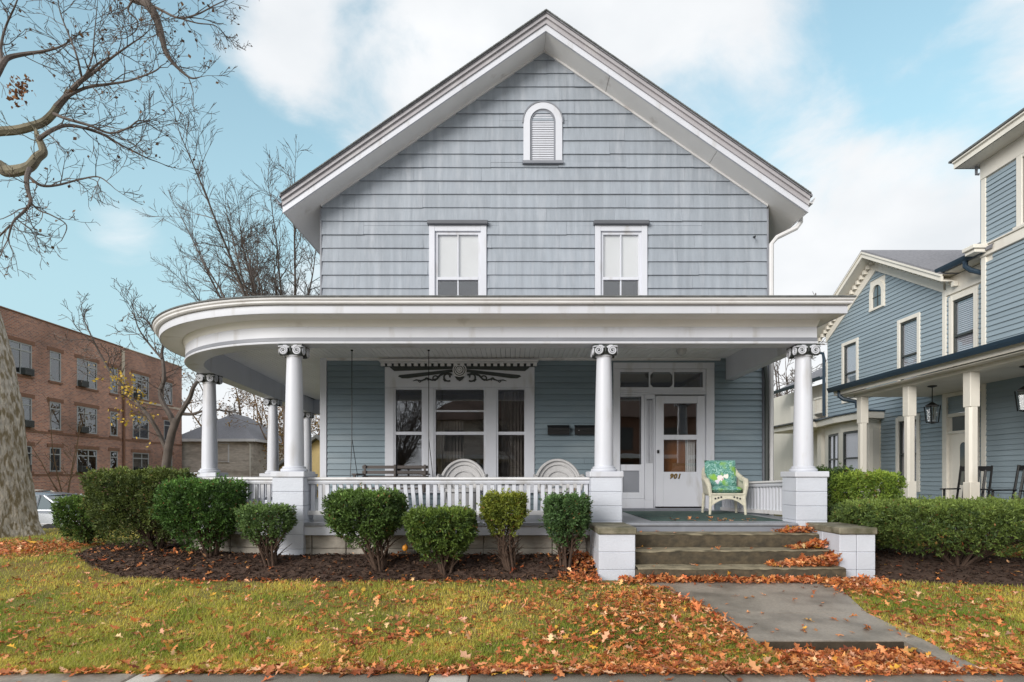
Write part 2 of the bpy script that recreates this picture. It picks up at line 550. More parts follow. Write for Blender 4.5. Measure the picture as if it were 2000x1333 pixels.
def floral_mat():
    m = bpy.data.materials.new('tropical_print_fabric')
    m.use_nodes = True
    t = m.node_tree
    L = t.links.new
    b = t.nodes['Principled BSDF']
    b.inputs['Roughness'].default_value = .8
    g = N(t, 'ShaderNodeNewGeometry')
    wv = N(t, 'ShaderNodeTexNoise')
    wv.inputs['Scale'].default_value = 13
    wv.inputs['Distortion'].default_value = 3.5
    wv.inputs['Detail'].default_value = 4
    L(g.outputs['Position'], wv.inputs['Vector'])
    cr = N(t, 'ShaderNodeValToRGB')
    e = cr.color_ramp.elements
    e[0].position, e[1].position = .3, .72
    e[0].color, e[1].color = (.03, .13, .10, 1), (.50, .66, .62, 1)
    x = cr.color_ramp.elements.new(.45); x.color = (.08, .25, .20, 1)
    x = cr.color_ramp.elements.new(.58); x.color = (.22, .42, .38, 1)
    L(wv.outputs[0], cr.inputs[0])
    n = N(t, 'ShaderNodeTexNoise')
    n.inputs['Scale'].default_value = 5
    L(g.outputs['Position'], n.inputs['Vector'])
    mx = N(t, 'ShaderNodeMixRGB')
    mr = N(t, 'ShaderNodeMapRange')
    L(n.outputs[0], mr.inputs[0]); mr.inputs[1].default_value, mr.inputs[2].default_value = .55, .66
    L(mr.outputs[0], mx.inputs[0]); L(cr.outputs[0], mx.inputs[1])
    mx.inputs[2].default_value = (.22, .42, .06, 1)
    c = mx.outputs[0]
    for (q, r, col) in [((3.44, 9.6, 1.33), .055, (.75, .68, .68, 1)), ((3.53, 9.6, 1.36), .045, (.78, .72, .66, 1)), ((3.39, 9.6, 1.27), .035, (.72, .66, .74, 1)), ((3.47, 9.6, 1.31), .012, (.45, .12, .16, 1))]:
        vd = N(t, 'ShaderNodeVectorMath', operation='SUBTRACT')
        L(g.outputs['Position'], vd.inputs[0]); vd.inputs[1].default_value = q
        sc = N(t, 'ShaderNodeVectorMath', operation='MULTIPLY')
        L(vd.outputs[0], sc.inputs[0]); sc.inputs[1].default_value = (1, 0, 1)
        ln = N(t, 'ShaderNodeVectorMath', operation='LENGTH')
        L(sc.outputs[0], ln.inputs[0])
        nz = N(t, 'ShaderNodeTexNoise')
        nz.inputs['Scale'].default_value = 28
        L(g.outputs['Position'], nz.inputs['Vector'])
        m1 = N(t, 'ShaderNodeMath', operation='MULTIPLY_ADD')
        L(nz.outputs[0], m1.inputs[0]); m1.inputs[1].default_value = .07; L(ln.outputs['Value'], m1.inputs[2])
        m2 = N(t, 'ShaderNodeMath', operation='LESS_THAN')
        L(m1.outputs[0], m2.inputs[0]); m2.inputs[1].default_value = r + .03
        mx = N(t, 'ShaderNodeMixRGB')
        L(m2.outputs[0], mx.inputs[0]); L(c, mx.inputs[1]); mx.inputs[2].default_value = col
        c = mx.outputs[0]
    L(c, b.inputs['Base Color'])
    return m
M['floral'] = floral_mat()
def leaf_obj_mat():
    m = bpy.data.materials.new('oak_leaf')
    m.use_nodes = True
    t = m.node_tree
    b = t.nodes['Principled BSDF']
    b.inputs['Roughness'].default_value = .6
    oi = N(t, 'ShaderNodeObjectInfo')
    cr = N(t, 'ShaderNodeValToRGB')
    cr.color_ramp.interpolation = 'CONSTANT'
    cols = [(.36, .11, .04), (.52, .18, .065), (.66, .31, .13), (.26, .08, .03), (.72, .42, .24), (.58, .22, .08), (.68, .38, .06), (.43, .14, .05)]
    e = cr.color_ramp.elements
    e[0].color = (*cols[0], 1)
    e[1].position, e[1].color = 1 / 8, (*cols[1], 1)
    for i in range(2, 8):
        x = e.new(i / 8)
        x.color = (*cols[i], 1)
    t.links.new(oi.outputs['Random'], cr.inputs[0])
    t.links.new(cr.outputs[0], b.inputs['Base Color'])
    return m
M['oak'] = leaf_obj_mat()

# ------------------------------------------------------------------ walls, siding, windows (in wall coordinates)
def cut(rects, op):
    out = []
    a0, a1, b0, b1 = op
    for (u0, u1, v0, v1) in rects:
        if a1 <= u0 or a0 >= u1 or b1 <= v0 or b0 >= v1:
            out.append((u0, u1, v0, v1))
            continue
        if b0 > v0: out.append((u0, u1, v0, b0))
        if b1 < v1: out.append((u0, u1, b1, v1))
        m0, m1 = max(v0, b0), min(v1, b1)
        if a0 > u0: out.append((u0, a0, m0, m1))
        if a1 < u1: out.append((a1, u1, m0, m1))
    return out
def clip_poly(poly, hp):
    for (a, b, c) in hp:
        out = []
        for i, q in enumerate(poly):
            r = poly[(i + 1) % len(poly)]
            dq, dr = a * q[0] + b * q[1] - c, a * r[0] + b * r[1] - c
            if dq <= 0:
                out.append(q)
            if dq * dr < 0:
                k = dq / (dq - dr)
                out.append((q[0] + (r[0] - q[0]) * k, q[1] + (r[1] - q[1]) * k))
        poly = out
        if len(poly) < 3:
            return []
    return poly
def wall(parent, fr, rect, ops, mat, name='wall', clip=(), th=.15):
    mb = MB(fr)
    rs = [rect]
    for o in ops:
        rs = cut(rs, o)
    for (u0, u1, v0, v1) in rs:
        q = clip_poly([(u0, v0), (u1, v0), (u1, v1), (u0, v1)], clip)
        if q:
            mb.prism(q, 1, -th, -.002)
    return mb.build(name, mat, parent)
def siding(parent, fr, rect, ops, mat, name, expo, plen, thick, clip=(), gap=.004, seed=1, minlen=.25, sag=0):
    rg = random.Random(seed)
    u0, u1, v0, v1 = rect
    i, v = 0, v0
    while v < v1 - .01:
        vt = min(v + expo, v1)
        js = [u0]
        x = u0 + plen * (.25 + .5 * ((i * .37 + rg.random() * .35) % 1) if plen < u1 - u0 else 1)
        while x < u1 - minlen:
            if x > js[-1] + minlen:
                js.append(x)
            x += plen * (1 if plen < 2 else rg.uniform(.8, 1.2))
        js.append(u1)
        for a, b in zip(js, js[1:]):
            rs = [(a + gap / 2, b - gap / 2, v, vt)]
            for o in ops:
                rs = cut(rs, o)
            for r in rs:
                q = clip_poly([(r[0], r[2]), (r[1], r[2]), (r[1], r[3]), (r[0], r[3])], clip)
                if len(q) < 3 or max(c[0] for c in q) - min(c[0] for c in q) < .015:
                    continue
                tk = thick * rg.uniform(.8, 1.2)
                s1, s2 = rg.uniform(-sag, sag), rg.uniform(-sag, sag)
                n = len(q)
                vs = [(c[0], 0.0, c[1]) for c in q]
                um = (r[0] + r[1]) / 2
                for c in q:
                    dz = 0
                    if sag and abs(c[1] - r[2]) < 1e-6:
                        dz = s1 if c[0] < um else s2
                    vs.append((c[0], tk * (1 - (c[1] - v) / expo) + .004, c[1] + dz))
                fs = [tuple(range(n)), tuple(range(2 * n - 1, n - 1, -1))] + [(k, (k + 1) % n, n + (k + 1) % n, n + k) for k in range(n)]
                MB(fr).add(vs, fs).build(name, mat, parent)
        v += expo
        i += 1
def window(parent, fr, u0, u1, v0, v1, mats, cas=.12, proud=.045, sash=.045, hbars=(), vbars=(), blind=None, curtain=None, depth=1.2, sill=True, name='window', cap=None, glass=None, label=None, bar=.03, room=True, slats=False):
    "u0..v1: clear opening; mats = (casing, sash)"
    cm, sm = mats
    mb = MB(fr)
    if cas:
        mb.cbox(u0 - cas, u0, -.05, proud, v0 - cas, v1 + cas, .004)
        mb.cbox(u1, u1 + cas, -.05, proud, v0 - cas, v1 + cas, .004)
        mb.cbox(u0, u1, -.05, proud - .004, v1, v1 + cas, .004)
        if not sill:
            mb.cbox(u0, u1, -.05, proud - .004, v0 - cas, v0, .004)
    else:
        mb.box(u0, u1, -.05, -.045, v0, v0 + .01)
    w = mb.build(name, cm, parent)
    if label:
        w['label'] = label
    if sill:
        MB(fr).cbox(u0 - cas - .03, u1 + cas + .03, -.05, proud + .05, v0 - .05, v0, .005).build('sill', cm, w)
    if cap:
        MB(fr).cbox(u0 - cas - .03, u1 + cas + .03, 0, proud + .06, v1 + cas, v1 + cas + .075, .012).build('drip_cap', cap, w)
    s = MB(fr)
    d0, d1 = -.045, .008
    s.box(u0, u0 + sash, d0, d1, v0, v1)
    s.box(u1 - sash, u1, d0, d1, v0, v1)
    s.box(u0 + sash, u1 - sash, d0, d1 - .002, v0, v0 + sash * 1.3)
    s.box(u0 + sash, u1 - sash, d0, d1 - .002, v1 - sash, v1)
    for z in hbars:
        s.box(u0 + sash, u1 - sash, d0, d1 + .006, z - sash * .5, z + sash * .5)
    for u in vbars:
        s.box(u - bar / 2, u + bar / 2, d0 + .01, d1 - .008, v0 + sash, v1 - sash)
    s.build('sash', sm, w)
    MB(fr).box(u0 + sash * .5, u1 - sash * .5, -.032, -.028, v0 + sash * .5, v1 - sash * .5).build('pane', glass or M['glass'], w)
    if blind is not None:
        zb, bm, bd = blind
        b = MB(fr)
        if slats:
            z = zb + .02
            while z < v1 - .03:
                b.prism([(-bd, z), (-bd - .003, z - .003), (-bd - .022, z + .036), (-bd - .019, z + .039)], 0, u0 + .01, u1 - .01)
                z += .048
        else:
            b.box(u0, u1, -bd - .004, -bd, zb, v1)
        b = b.build('blind', bm, w)
        if slats:
            b['kind'] = 'stuff'
    if curtain is not None:
        c = MB(fr)
        n = 24
        for (a, b_) in curtain:
            rows = []
            for z in (v0, v1):
                rows.append([(a + (b_ - a) * k / n, -.3 + .04 * math.sin(k * 2.1) + .02 * math.sin(k * 5), z) for k in range(n + 1)])
            c.grid(rows)
        c.build('curtain', M['curtain'], w)
    if room:
        b = MB(fr)
        e = .12
        a0, a1, z0, z1 = u0 - e, u1 + e, v0 - e, v1 + e
        D = -depth
        b.add([(a0, D, z0), (a1, D, z0), (a1, D, z1), (a0, D, z1), (a0, -.13, z0), (a1, -.13, z0), (a1, -.13, z1), (a0, -.13, z1)],
              [(0, 1, 2, 3), (0, 4, 5, 1), (2, 6, 7, 3), (0, 3, 7, 4), (1, 5, 6, 2)])
        b.build('interior_wall', M['room'], w)
    return w

# ------------------------------------------------------------------ ground
def sstep(x, a, b):
    t = np.clip((x - a) / (b - a), 0, 1)
    return t * t * (3 - 2 * t)
PIT = (2.0, 3.12, 4.07, 4.70)
def hbase(x, y):
    h = .12 * np.clip((y - 4.1) / 2.8, 0, 1) + .13 * sstep(y, 6.9, 7.8)
    h = h - (.80 + 0 * x) * sstep(-x, 9.7, 12.4) * sstep(y, 4, 9)
    h = h - .5 * sstep(y, 22, 34) * (1 - sstep(-x, 9.7, 12.4))
    return h
def ground_h(x, y):
    h = hbase(x, y)
    pit = (x > PIT[0] - .005) & (x < PIT[1] + .005) & (y > PIT[2] - .005) & (y < PIT[3] + .005)
    h = np.where(pit, h - .06, h)
    return np.where(y < 4.06, -.06, h)
def H(x, y):
    return float(ground_h(np.array(float(x)), np.array(float(y))))
xs = np.unique(np.concatenate([np.linspace(-400, -16, 14), np.arange(-16, 14, .2), np.linspace(14, 400, 14), [PIT[0] - .02, PIT[0], PIT[1], PIT[1] + .02]]))
ys = np.unique(np.concatenate([np.linspace(-300, 0, 10), [4.04, 4.06, 4.07, PIT[3], PIT[3] + .02], np.arange(4.2, 14, .2), np.linspace(14, 36, 20), np.linspace(40, 900, 14)]))
gx, gy = np.meshgrid(xs, ys)
gz = ground_h(gx, gy)
V = np.stack([gx, gy, gz], -1).reshape(-1, 3)
nx, ny = len(xs), len(ys)
ii, jj = np.meshgrid(np.arange(nx - 1), np.arange(ny - 1))
a0 = (jj * nx + ii).ravel()
FQ = np.stack([a0, a0 + 1, a0 + nx + 1, a0 + nx], -1)
structure(inst('lawn', array_mesh('lawn', V, FQ, M['turf'], smooth=True), None))
# side street on the left, front street behind the camera
mb = MB()
mb.box(-26, -12.6, -60, 120, -.70, -.665)
structure(mb.build('side_street', M['asphalt']))
mb = MB()
mb.box(-60, 60, -11, 1.6, -.08, -.05)
structure(mb.build('front_street', M['newconc']))  # unseen street surface, made pale to bounce light up into the porch
# sidewalk: slabs with pale strips between
sw = structure(MB().box(-30, 30, 2.2, 4.055, -.2, -.02).build('sidewalk', M['sidewalk']))
edges = [-14, -12.2, -10.4, -8.6, -6.8, -4.8, -2.57, -2.35, -.56, -.29, 1.45, 3.18, 5.0, 6.8, 8.6, 10.4]
for x0, x1 in zip(edges, edges[1:]):
    pale = x1 - x0 < .4
    o = MB().cbox(x0 + .006, x1 - .006, 2.21, 4.05, -.1, .004 if not pale else .002, .008).build('slab', M['newconc'] if pale else (M['walk'] if x0 in (-4.8, 1.45) else M['sidewalk']), sw)
    if pale:
        o['label'] = 'pale concrete strip between dark slabs'
# front walk from the sidewalk up to the steps, with its missing slab
wk = MB()
def wz(y):
    return .12 * (y - 4.1) / 2.8 + .022
def slab(x0, x1, x2, x3, y0, y1):
    "quad slab, x0..x1 at y0 and x2..x3 at y1"
    t, b = [], []
    for (x, y) in ((x0, y0), (x1, y0), (x3, y1), (x2, y1)):
        t.append((x, y, wz(y)))
        b.append((x, y, wz(y) - .14))
    wk.add(t + b, [(0, 1, 2, 3), (4, 7, 6, 5), (0, 4, 5, 1), (1, 5, 6, 2), (2, 6, 7, 3), (3, 7, 4, 0)])
slab(1.93, 3.30, 1.9, 3.32, 4.70, 5.5)
slab(1.9, 3.32, 1.72, 3.62, 5.512, 6.5)
slab(1.72, 3.62, 1.5, 3.86, 6.512, 6.87)
slab(3.12, 3.27, 3.12, 3.30, 4.06, 4.697)
structure(wk.build('front_walk', M['walk']))
structure(MB().box(1.92, 3.119, 4.062, 4.697, -.09, -.052).box(1.98, 3.119, 4.685, 4.6985, -.051, .040).box(3.105, 3.1185, 4.065, 4.684, -.051, .012).build('walk_pit', M['soil']))
# planting bed
BED = [(.95, 6.97), (-.6, 6.93), (-2.2, 6.9), (-3.8, 6.95), (-4.7, 7.1), (-5.4, 7.5), (-6.1, 8.2), (-6.5, 9.2), (-6.6, 10.6), (-6.4, 12), (-5.0, 12), (-3.4, 9), (1.2, 8.6), (1.2, 7.1)]
BED_R = [(4.34, 6.9), (5.2, 6.75), (6.3, 6.5), (8.2, 6.3), (8.4, 7.2), (6.6, 7.9), (6.2, 9.6), (4.4, 9.6)]
def inside(poly, x, y):
    x, y = np.asarray(x), np.asarray(y)
    r = np.zeros(x.shape, bool)
    n = len(poly)
    for i in range(n):
        (xa, ya), (xb, yb) = poly[i], poly[(i + 1) % n]
        c = ((ya > y) != (yb > y)) & (x < (xb - xa) * (y - ya) / (yb - ya + 1e-12) + xa)
        r ^= c
    return r
def bed_height(x, y, poly):
    "soft mound: distance to the outline"
    d = np.full(x.shape, 9.)
    n = len(poly)
    for i in range(n):
        (xa, ya), (xb, yb) = poly[i], poly[(i + 1) % n]
        ex, ey = xb - xa, yb - ya
        t = np.clip(((x - xa) * ex + (y - ya) * ey) / (ex * ex + ey * ey), 0, 1)
        d = np.minimum(d, np.hypot(x - xa - t * ex, y - ya - t * ey))
    return d
def make_bed(poly, name):
    px_, py_ = zip(*poly)
    s = .05
    X, Y = np.meshgrid(np.arange(min(px_) - s, max(px_) + s, s), np.arange(min(py_) - s, max(py_) + s, s))
    ins = inside(poly, X, Y)
    d = bed_height(X, Y, poly)
    Z = hbase(X, Y) + np.where(ins, .012 + .05 * sstep(d, 0, .35) + RN.normal(0, .006, X.shape), -.03)
    n = X.shape[1]
    keep = (ins[:-1, :-1] | ins[1:, :-1] | ins[:-1, 1:] | ins[1:, 1:])
    jj, ii = np.nonzero(keep)
    a = jj * n + ii
    Fq = np.stack([a, a + 1, a + n + 1, a + n], -1)
    structure(inst(name, array_mesh(name, np.stack([X, Y, Z], -1).reshape(-1, 3), Fq, M['mulch'], smooth=True), None))
make_bed(BED, 'mulch_bed')
make_bed(BED_R, 'mulch_bed')
def bedz(x, y):
    x, y = np.asarray(x, float), np.asarray(y, float)
    z = hbase(x, y)
    for P in (BED, BED_R):
        z = z + np.where(inside(P, x, y), .012 + .05 * sstep(bed_height(x, y, P), 0, .35), 0)
    return z

# ------------------------------------------------------------------ the main house
W0, W1, YW, CX = -3.51, 4.70, 10.85, .595
house = thing('gabled_house', 'grey shingled two-storey house with wrap-around columned porch behind clipped shrubs', 'house', (CX, YW, .25))
FR = ((0, YW, 0), (1, 0, 0), (0, -1, 0))
AP, SL = 9.486, .692
def roofz(x):
    return AP - SL * abs(x - CX)
slope_clip = [(SL, 1, AP - .30 + SL * CX), (-SL, 1, AP - .30 - SL * CX)]
UPW = [(-1.368 - .05, -.623 + .05), (1.63, 2.38)]
up_ops = [(a - .11, b + .11, 4.3, 5.97) for a, b in UPW]
att_c, att_w = (1060 - 1000) / 106, .235
att_ops = [(att_c - .30, att_c + .30, 7.13, 7.9)]
TRI = (-2.18, .255, 1.18, 2.99)
DOOR = (1.97, 3.60, .74, 3.33)
low_ops = [(TRI[0] - .1, TRI[1] + .1, 1.05, 3.3), (DOOR[0] - .06, DOOR[1] + .06, .5, 3.4)]
wall(house, FR, (W0, W1, .25, 9.3), [(a, b, 4.42, 5.87) for a, b in UPW] + [(-2.14, -1.66, 1.2, 2.97), (-1.405, -.519, 1.2, 2.97), (-.255, .226, 1.2, 2.97), (1.99, 2.38, 1.56, 2.83), (2.0, 3.51, 3.0, 3.27), (2.62, 3.56, .74, 2.86), (att_c - .2, att_c + .2, 7.2, 7.9)], M['grey_trim'], 'wall', slope_clip)
siding(house, FR, (W0 + .01, W1 - .01, 4.077, 9.3), up_ops + att_ops, M['shingle'], 'shingle', .247, 1.245, .026, slope_clip, .0025, 3, .2, sag=.005)
siding(house, FR, (W0 + .11, W1 - .1, .74, 3.62), low_ops, M['clap'], 'clapboard', .1065, 4.2, .026, (), .003, 5, .5)
# corner boards, ceiling frieze board
mb = MB(FR)
mb.cbox(W0 - .02, W0 + .10, -.1, .035, .3, 3.55, .004)
mb.build('corner_board', M['white'], house)
MB(FR).cbox(W1 - .085, W1 + .02, -.1, .035, .3, 4.0, .004).build('corner_board', M['grey_trim'], house)
MB(FR).cbox(W0 - .02, W0 + .012, -.1, .03, 4.0, 6.28, .004).build('corner_board', M['grey_trim'], house)
MB(FR).cbox(W1 - .012, W1 + .02, -.1, .03, 4.0, 6.28, .004).build('corner_board', M['grey_trim'], house)
# side and rear walls
mb = MB()
for k in range(22):
    z = .4 + k * .26
    mb.prism([(W0 + .1, z), (W0 - .022, z), (W0 - .004, z + .26), (W0 + .1, z + .26)], 1, YW + .16, 21)
    mb.prism([(W1 - .1, z), (W1 + .022, z), (W1 + .004, z + .26), (W1 - .1, z + .26)], 1, YW + .16, 21)
mb.prism([(W0, .2), (W1, .2), (W1, 6.2), (CX, 9.1), (W0, 6.2)], 1, 20.9, 21.02)
mb.build('side_wall', M['shingle'], house)
# roof with its rake boards, soffits and gutters
RX0, RX1 = -4.03, 5.21
YF = 10.36
def slope_band(t0, t1, y0, y1, x0=RX0, x1=RX1, side=None):
    mb = MB()
    if side != 'r':
        mb.prism([(x0, roofz(x0) - t0), (CX, AP - t0), (CX, AP - t1), (x0, roofz(x0) - t1)], 1, y0, y1)
    if side != 'l':
        mb.prism([(x1, roofz(x1) - t0), (CX, AP - t0), (CX, AP - t1), (x1, roofz(x1) - t1)], 1, y0, y1)
    return mb
roof = slope_band(0, .035, YF - .10, 21.3, RX0 - .03, RX1 + .03).build('roof', M['roof'], house)
# ragged shingle edge along the rake
mb = MB()
n = 110
for sgn, xe in ((-1, RX0), (1, RX1)):
    for k in range(n):
        xa, xb = CX + (xe - CX) * k / n, CX + (xe - CX) * (k + 1) / n
        j = R.uniform(-.003, .005)
        mb.prism([(xa, roofz(xa) + .001), (xb, roofz(xb) + .006 + j), (xb, roofz(xb) - .018), (xa, roofz(xa) - .018)], 1, YF - .125 + j, YF + .1)
mb.build('shingle_edge', M['roof_dark'], roof)
for s in 'lr':
    slope_band(.037, .10, YF - .075, YF - .02, side=s).build('rake_moulding', M['rake_grey'], house)
    slope_band(.10, .185, YF - .04, YF, side=s).build('rake_moulding', M['rake_grey'], house)
    slope_band(.187, .30, YF - .015, YF + .02, side=s).build('rake_fascia', M['white'], house)
mb = MB()
mb.prism([(RX0 + .02, roofz(RX0 + .02) - .27), (CX, AP - .27), (CX, AP - .295), (RX0 + .02, roofz(RX0 + .02) - .295)], 1, YF + .02, YW - .001)
mb.prism([(RX0 + .02, roofz(RX0 + .02) - .27), (W0 - .03, roofz(W0 - .03) - .27), (W0 - .03, roofz(W0 - .03) - .295), (RX0 + .02, roofz(RX0 + .02) - .295)], 1, YW, 21)
mb.build('soffit', M['soffit'], house)
mb = MB()
xq = [CX, 1.72, 3.62, RX1 - .02]
for a, b in zip(xq, xq[1:]):
    mb.prism([(a + .004, roofz(a + .004) - .27), (b - .004, roofz(b - .004) - .27), (b - .004, roofz(b - .004) - .295), (a + .004, roofz(a + .004) - .295)], 1, YF + .02, YW - .001)
mb.prism([(RX1 - .02, roofz(RX1 - .02) - .27), (W1 + .03, roofz(W1 + .03) - .27), (W1 + .03, roofz(W1 + .03) - .295), (RX1 - .02, roofz(RX1 - .02) - .295)], 1, YW, 21)
mb.build('soffit', M['soffit'], house)
# small bed moulding where the soffit meets the shingles
mb = MB()
mb.prism([(W0, roofz(W0) - .295), (CX, AP - .295), (CX, AP - .335), (W0, roofz(W0) - .335)], 1, YW - .045, YW - .004)
mb.prism([(W1, roofz(W1) - .295), (CX, AP - .295), (CX, AP - .335), (W1, roofz(W1) - .335)], 1, YW - .045, YW - .004)
mb.build('bed_moulding', M['white_old'], house)
# eave boards along the two sides
MB().box(RX0, RX0 + .02, YF + .021, 21, roofz(RX0) - .29, roofz(RX0) - .037).build('eave_fascia', M['white_old'], house)
MB().box(RX1 - .02, RX1, YF + .021, 21, roofz(RX1) - .29, roofz(RX1) - .037).build('eave_fascia', M['white_old'], house)
def gutter(parent, x, y0, y1, z, sgn, mat, name='gutter', w=.11):
    mb = MB()
    prof = [(0, 0), (0, -.10), (sgn * w * .55, -.115), (sgn * w * .85, -.05), (sgn * w, 0), (sgn * w - sgn * .008, 0), (sgn * w * .8, -.05), (sgn * w * .5, -.10), (sgn * .008, -.09), (sgn * .008, 0)]
    mb.prism([(x + a, z + b) for a, b in prof], 1, y0, y1)
    return mb.build(name, mat, parent)
gutter(house, RX0 - .002, YF - .05, 21, roofz(RX0) - .045, -1, M['grey_trim'])
gutter(house, RX1 + .002, YF - .05, 21, roofz(RX1) - .045, 1, M['white_old'])
ds = MB()
ds.tube([(5.27, 10.75, 6.16), (5.27, 10.75, 6.0), (5.2, 10.76, 5.9), (4.86, 10.80, 5.74), (4.76, 10.81, 5.62), (4.76, 10.81, 4.3), (4.76, 10.81, .4)], .042, 8)
ds.build('downspout', M['white_old'], house, smooth=True)
ds = MB()
ds.tube([(4.62, 10.78, 3.5), (4.63, 10.76, 3.3), (4.655, 10.76, 3.1), (4.655, 10.76, .5)], .04, 8)
ds.build('drain_pipe', M['dark_trim'], house, smooth=True)
# wire hook by the eave
MB().tube([(4.44, 10.83, 5.76), (4.44, 10.74, 5.74), (4.41, 10.70, 5.69)], .012, 5).build('hook', M['black'], house)

# upper windows
for k, (a, b) in enumerate(UPW):
    window(house, FR, a, b, 4.45, 5.86, (M['white'], M['white']), cas=.105, proud=.05, sash=.05, hbars=(5.0,), vbars=((a + b) / 2,), blind=(5.02, M['blind'], .05), cap=M['head_cap'], depth=1.0, bar=.022)
# attic window: round-headed with white louvres
mb = MB(FR)
def arch_ring(mb, c, r0, r1, zs, zb, d0, d1, n=20):
    vs, fs = [], []
    pts = [(-1, None)] + [(math.cos(math.pi - math.pi * k / n), math.sin(math.pi * k / n)) for k in range(n + 1)] + [(1, None)]
    for (cx_, sz) in pts:
        for r in (r0, r1):
            z = zb if sz is None else zs + r * sz
            for d in (d0, d1):
                vs.append((c + r * cx_, d, z))
    for k in range(len(pts) - 1):
        a, b = k * 4, k * 4 + 4
        fs += [(a, a + 1, b + 1, b), (a + 2, b + 2, b + 3, a + 3), (a + 1, a + 3, b + 3, b + 1), (a, b, b + 2, a + 2)]
    fs += [(0, 2, 3, 1), tuple(len(vs) - 4 + i for i in (0, 1, 3, 2))]
    mb.add(vs, fs)
zs = 1.36 + (930 - 240) / 106
arch_ring(mb, att_c, .235, .355, zs, 7.14, -.02, .05)
aw = mb.build('attic_window', M['white'], house)
mb = MB(FR)
arch_ring(mb, att_c, .205, .237, zs, 7.14, -.06, .03)
mb.box(att_c - .375, att_c + .375, -.02, .085, 7.09, 7.14)
arch_ring(mb, att_c, .353, .375, zs, zs - .02, -.02, .06)
mb.build('trim', M['grey_trim'], aw)
z = 7.16
sl_i = 0
while z < zs + .19:
    hw = .205 if z < zs else math.sqrt(max(.205 ** 2 - (z - zs) ** 2, .0009))
    MB(FR).prism([(.014, z), (.019, z + .004), (.003, z + .043), (-.003, z + .040)], 0, att_c - hw, att_c + hw).build('slat', M['white'], aw)
    z += .0415
MB(FR).box(att_c - .25, att_c + .25, -.08, -.07, 7.1, 8.1).build('backing', M['grey_trim'], aw)

# triple window with its carved head
mb = MB(FR)
m0, m1 = -2.334, .413
cols_ = [(m0, -2.17), (-1.63, -1.435), (-.49, -.285), (.256, m1)]
for a, b in cols_:
    mb.cbox(a, b, -.06, .04, 1.1, 2.985, .004)
mb.cbox(m0, m1, -.06, .042, 2.987, 3.40, .004)
tri = mb.build('triple_window', M['white'], house)
MB(FR).cbox(m0 - .03, m1 + .03, -.05, .10, 1.05, 1.1, .005).build('sill', M['white'], tri)
for (a, b, hb) in ((-2.17, -1.63, (2.15,)), (-1.435, -.49, (2.15, 2.56)), (-.285, .256, (2.15,))):
    s = MB(FR)
    for (p, q, r, t, d) in ((a, a + .03, 1.1, 2.985, .0), (b - .03, b, 1.1, 2.985, .0), (a + .03, b - .03, 2.955, 2.985, -.002), (a + .03, b - .03, 1.1, 1.18, -.002)):
        s.box(p, q, -.06, .025 + d, r, t)
    for h_ in hb:
        s.box(a + .03, b - .03, -.06, .018, h_ - (.028 if h_ < 2.5 else .014), h_ + (.028 if h_ < 2.5 else .014))
    s.build('sash', M['white'], tri)
    MB(FR).box(a + .02, b - .02, -.034, -.03, 1.13, 2.97).build('pane', M['glass'], tri)
mb = MB(FR)
mb.add([(-2.7, -3.2, .74), (1.2, -3.2, .74), (1.2, -3.2, 3.3), (-2.7, -3.2, 3.3), (-2.7, -.16, .74), (1.2, -.16, .74), (1.2, -.16, 3.3), (-2.7, -.16, 3.3)], [(0, 1, 2, 3), (0, 4, 5, 1), (2, 6, 7, 3), (0, 3, 7, 4), (1, 5, 6, 2)])
mb.build('interior_wall', M['room'], tri)
c = MB(FR)
for (a, b) in ((-1.36, -.92), (-.2, .24)):
    c.grid([[(a + (b - a) * k / 24, -.35 + .03 * math.sin(k * 1.9) + .02 * math.sin(k * 4.3), z) for k in range(25)] for z in (.9, 2.4 if a < -1 else 2.96)])
c.build('curtain', M['curtain'], tri)
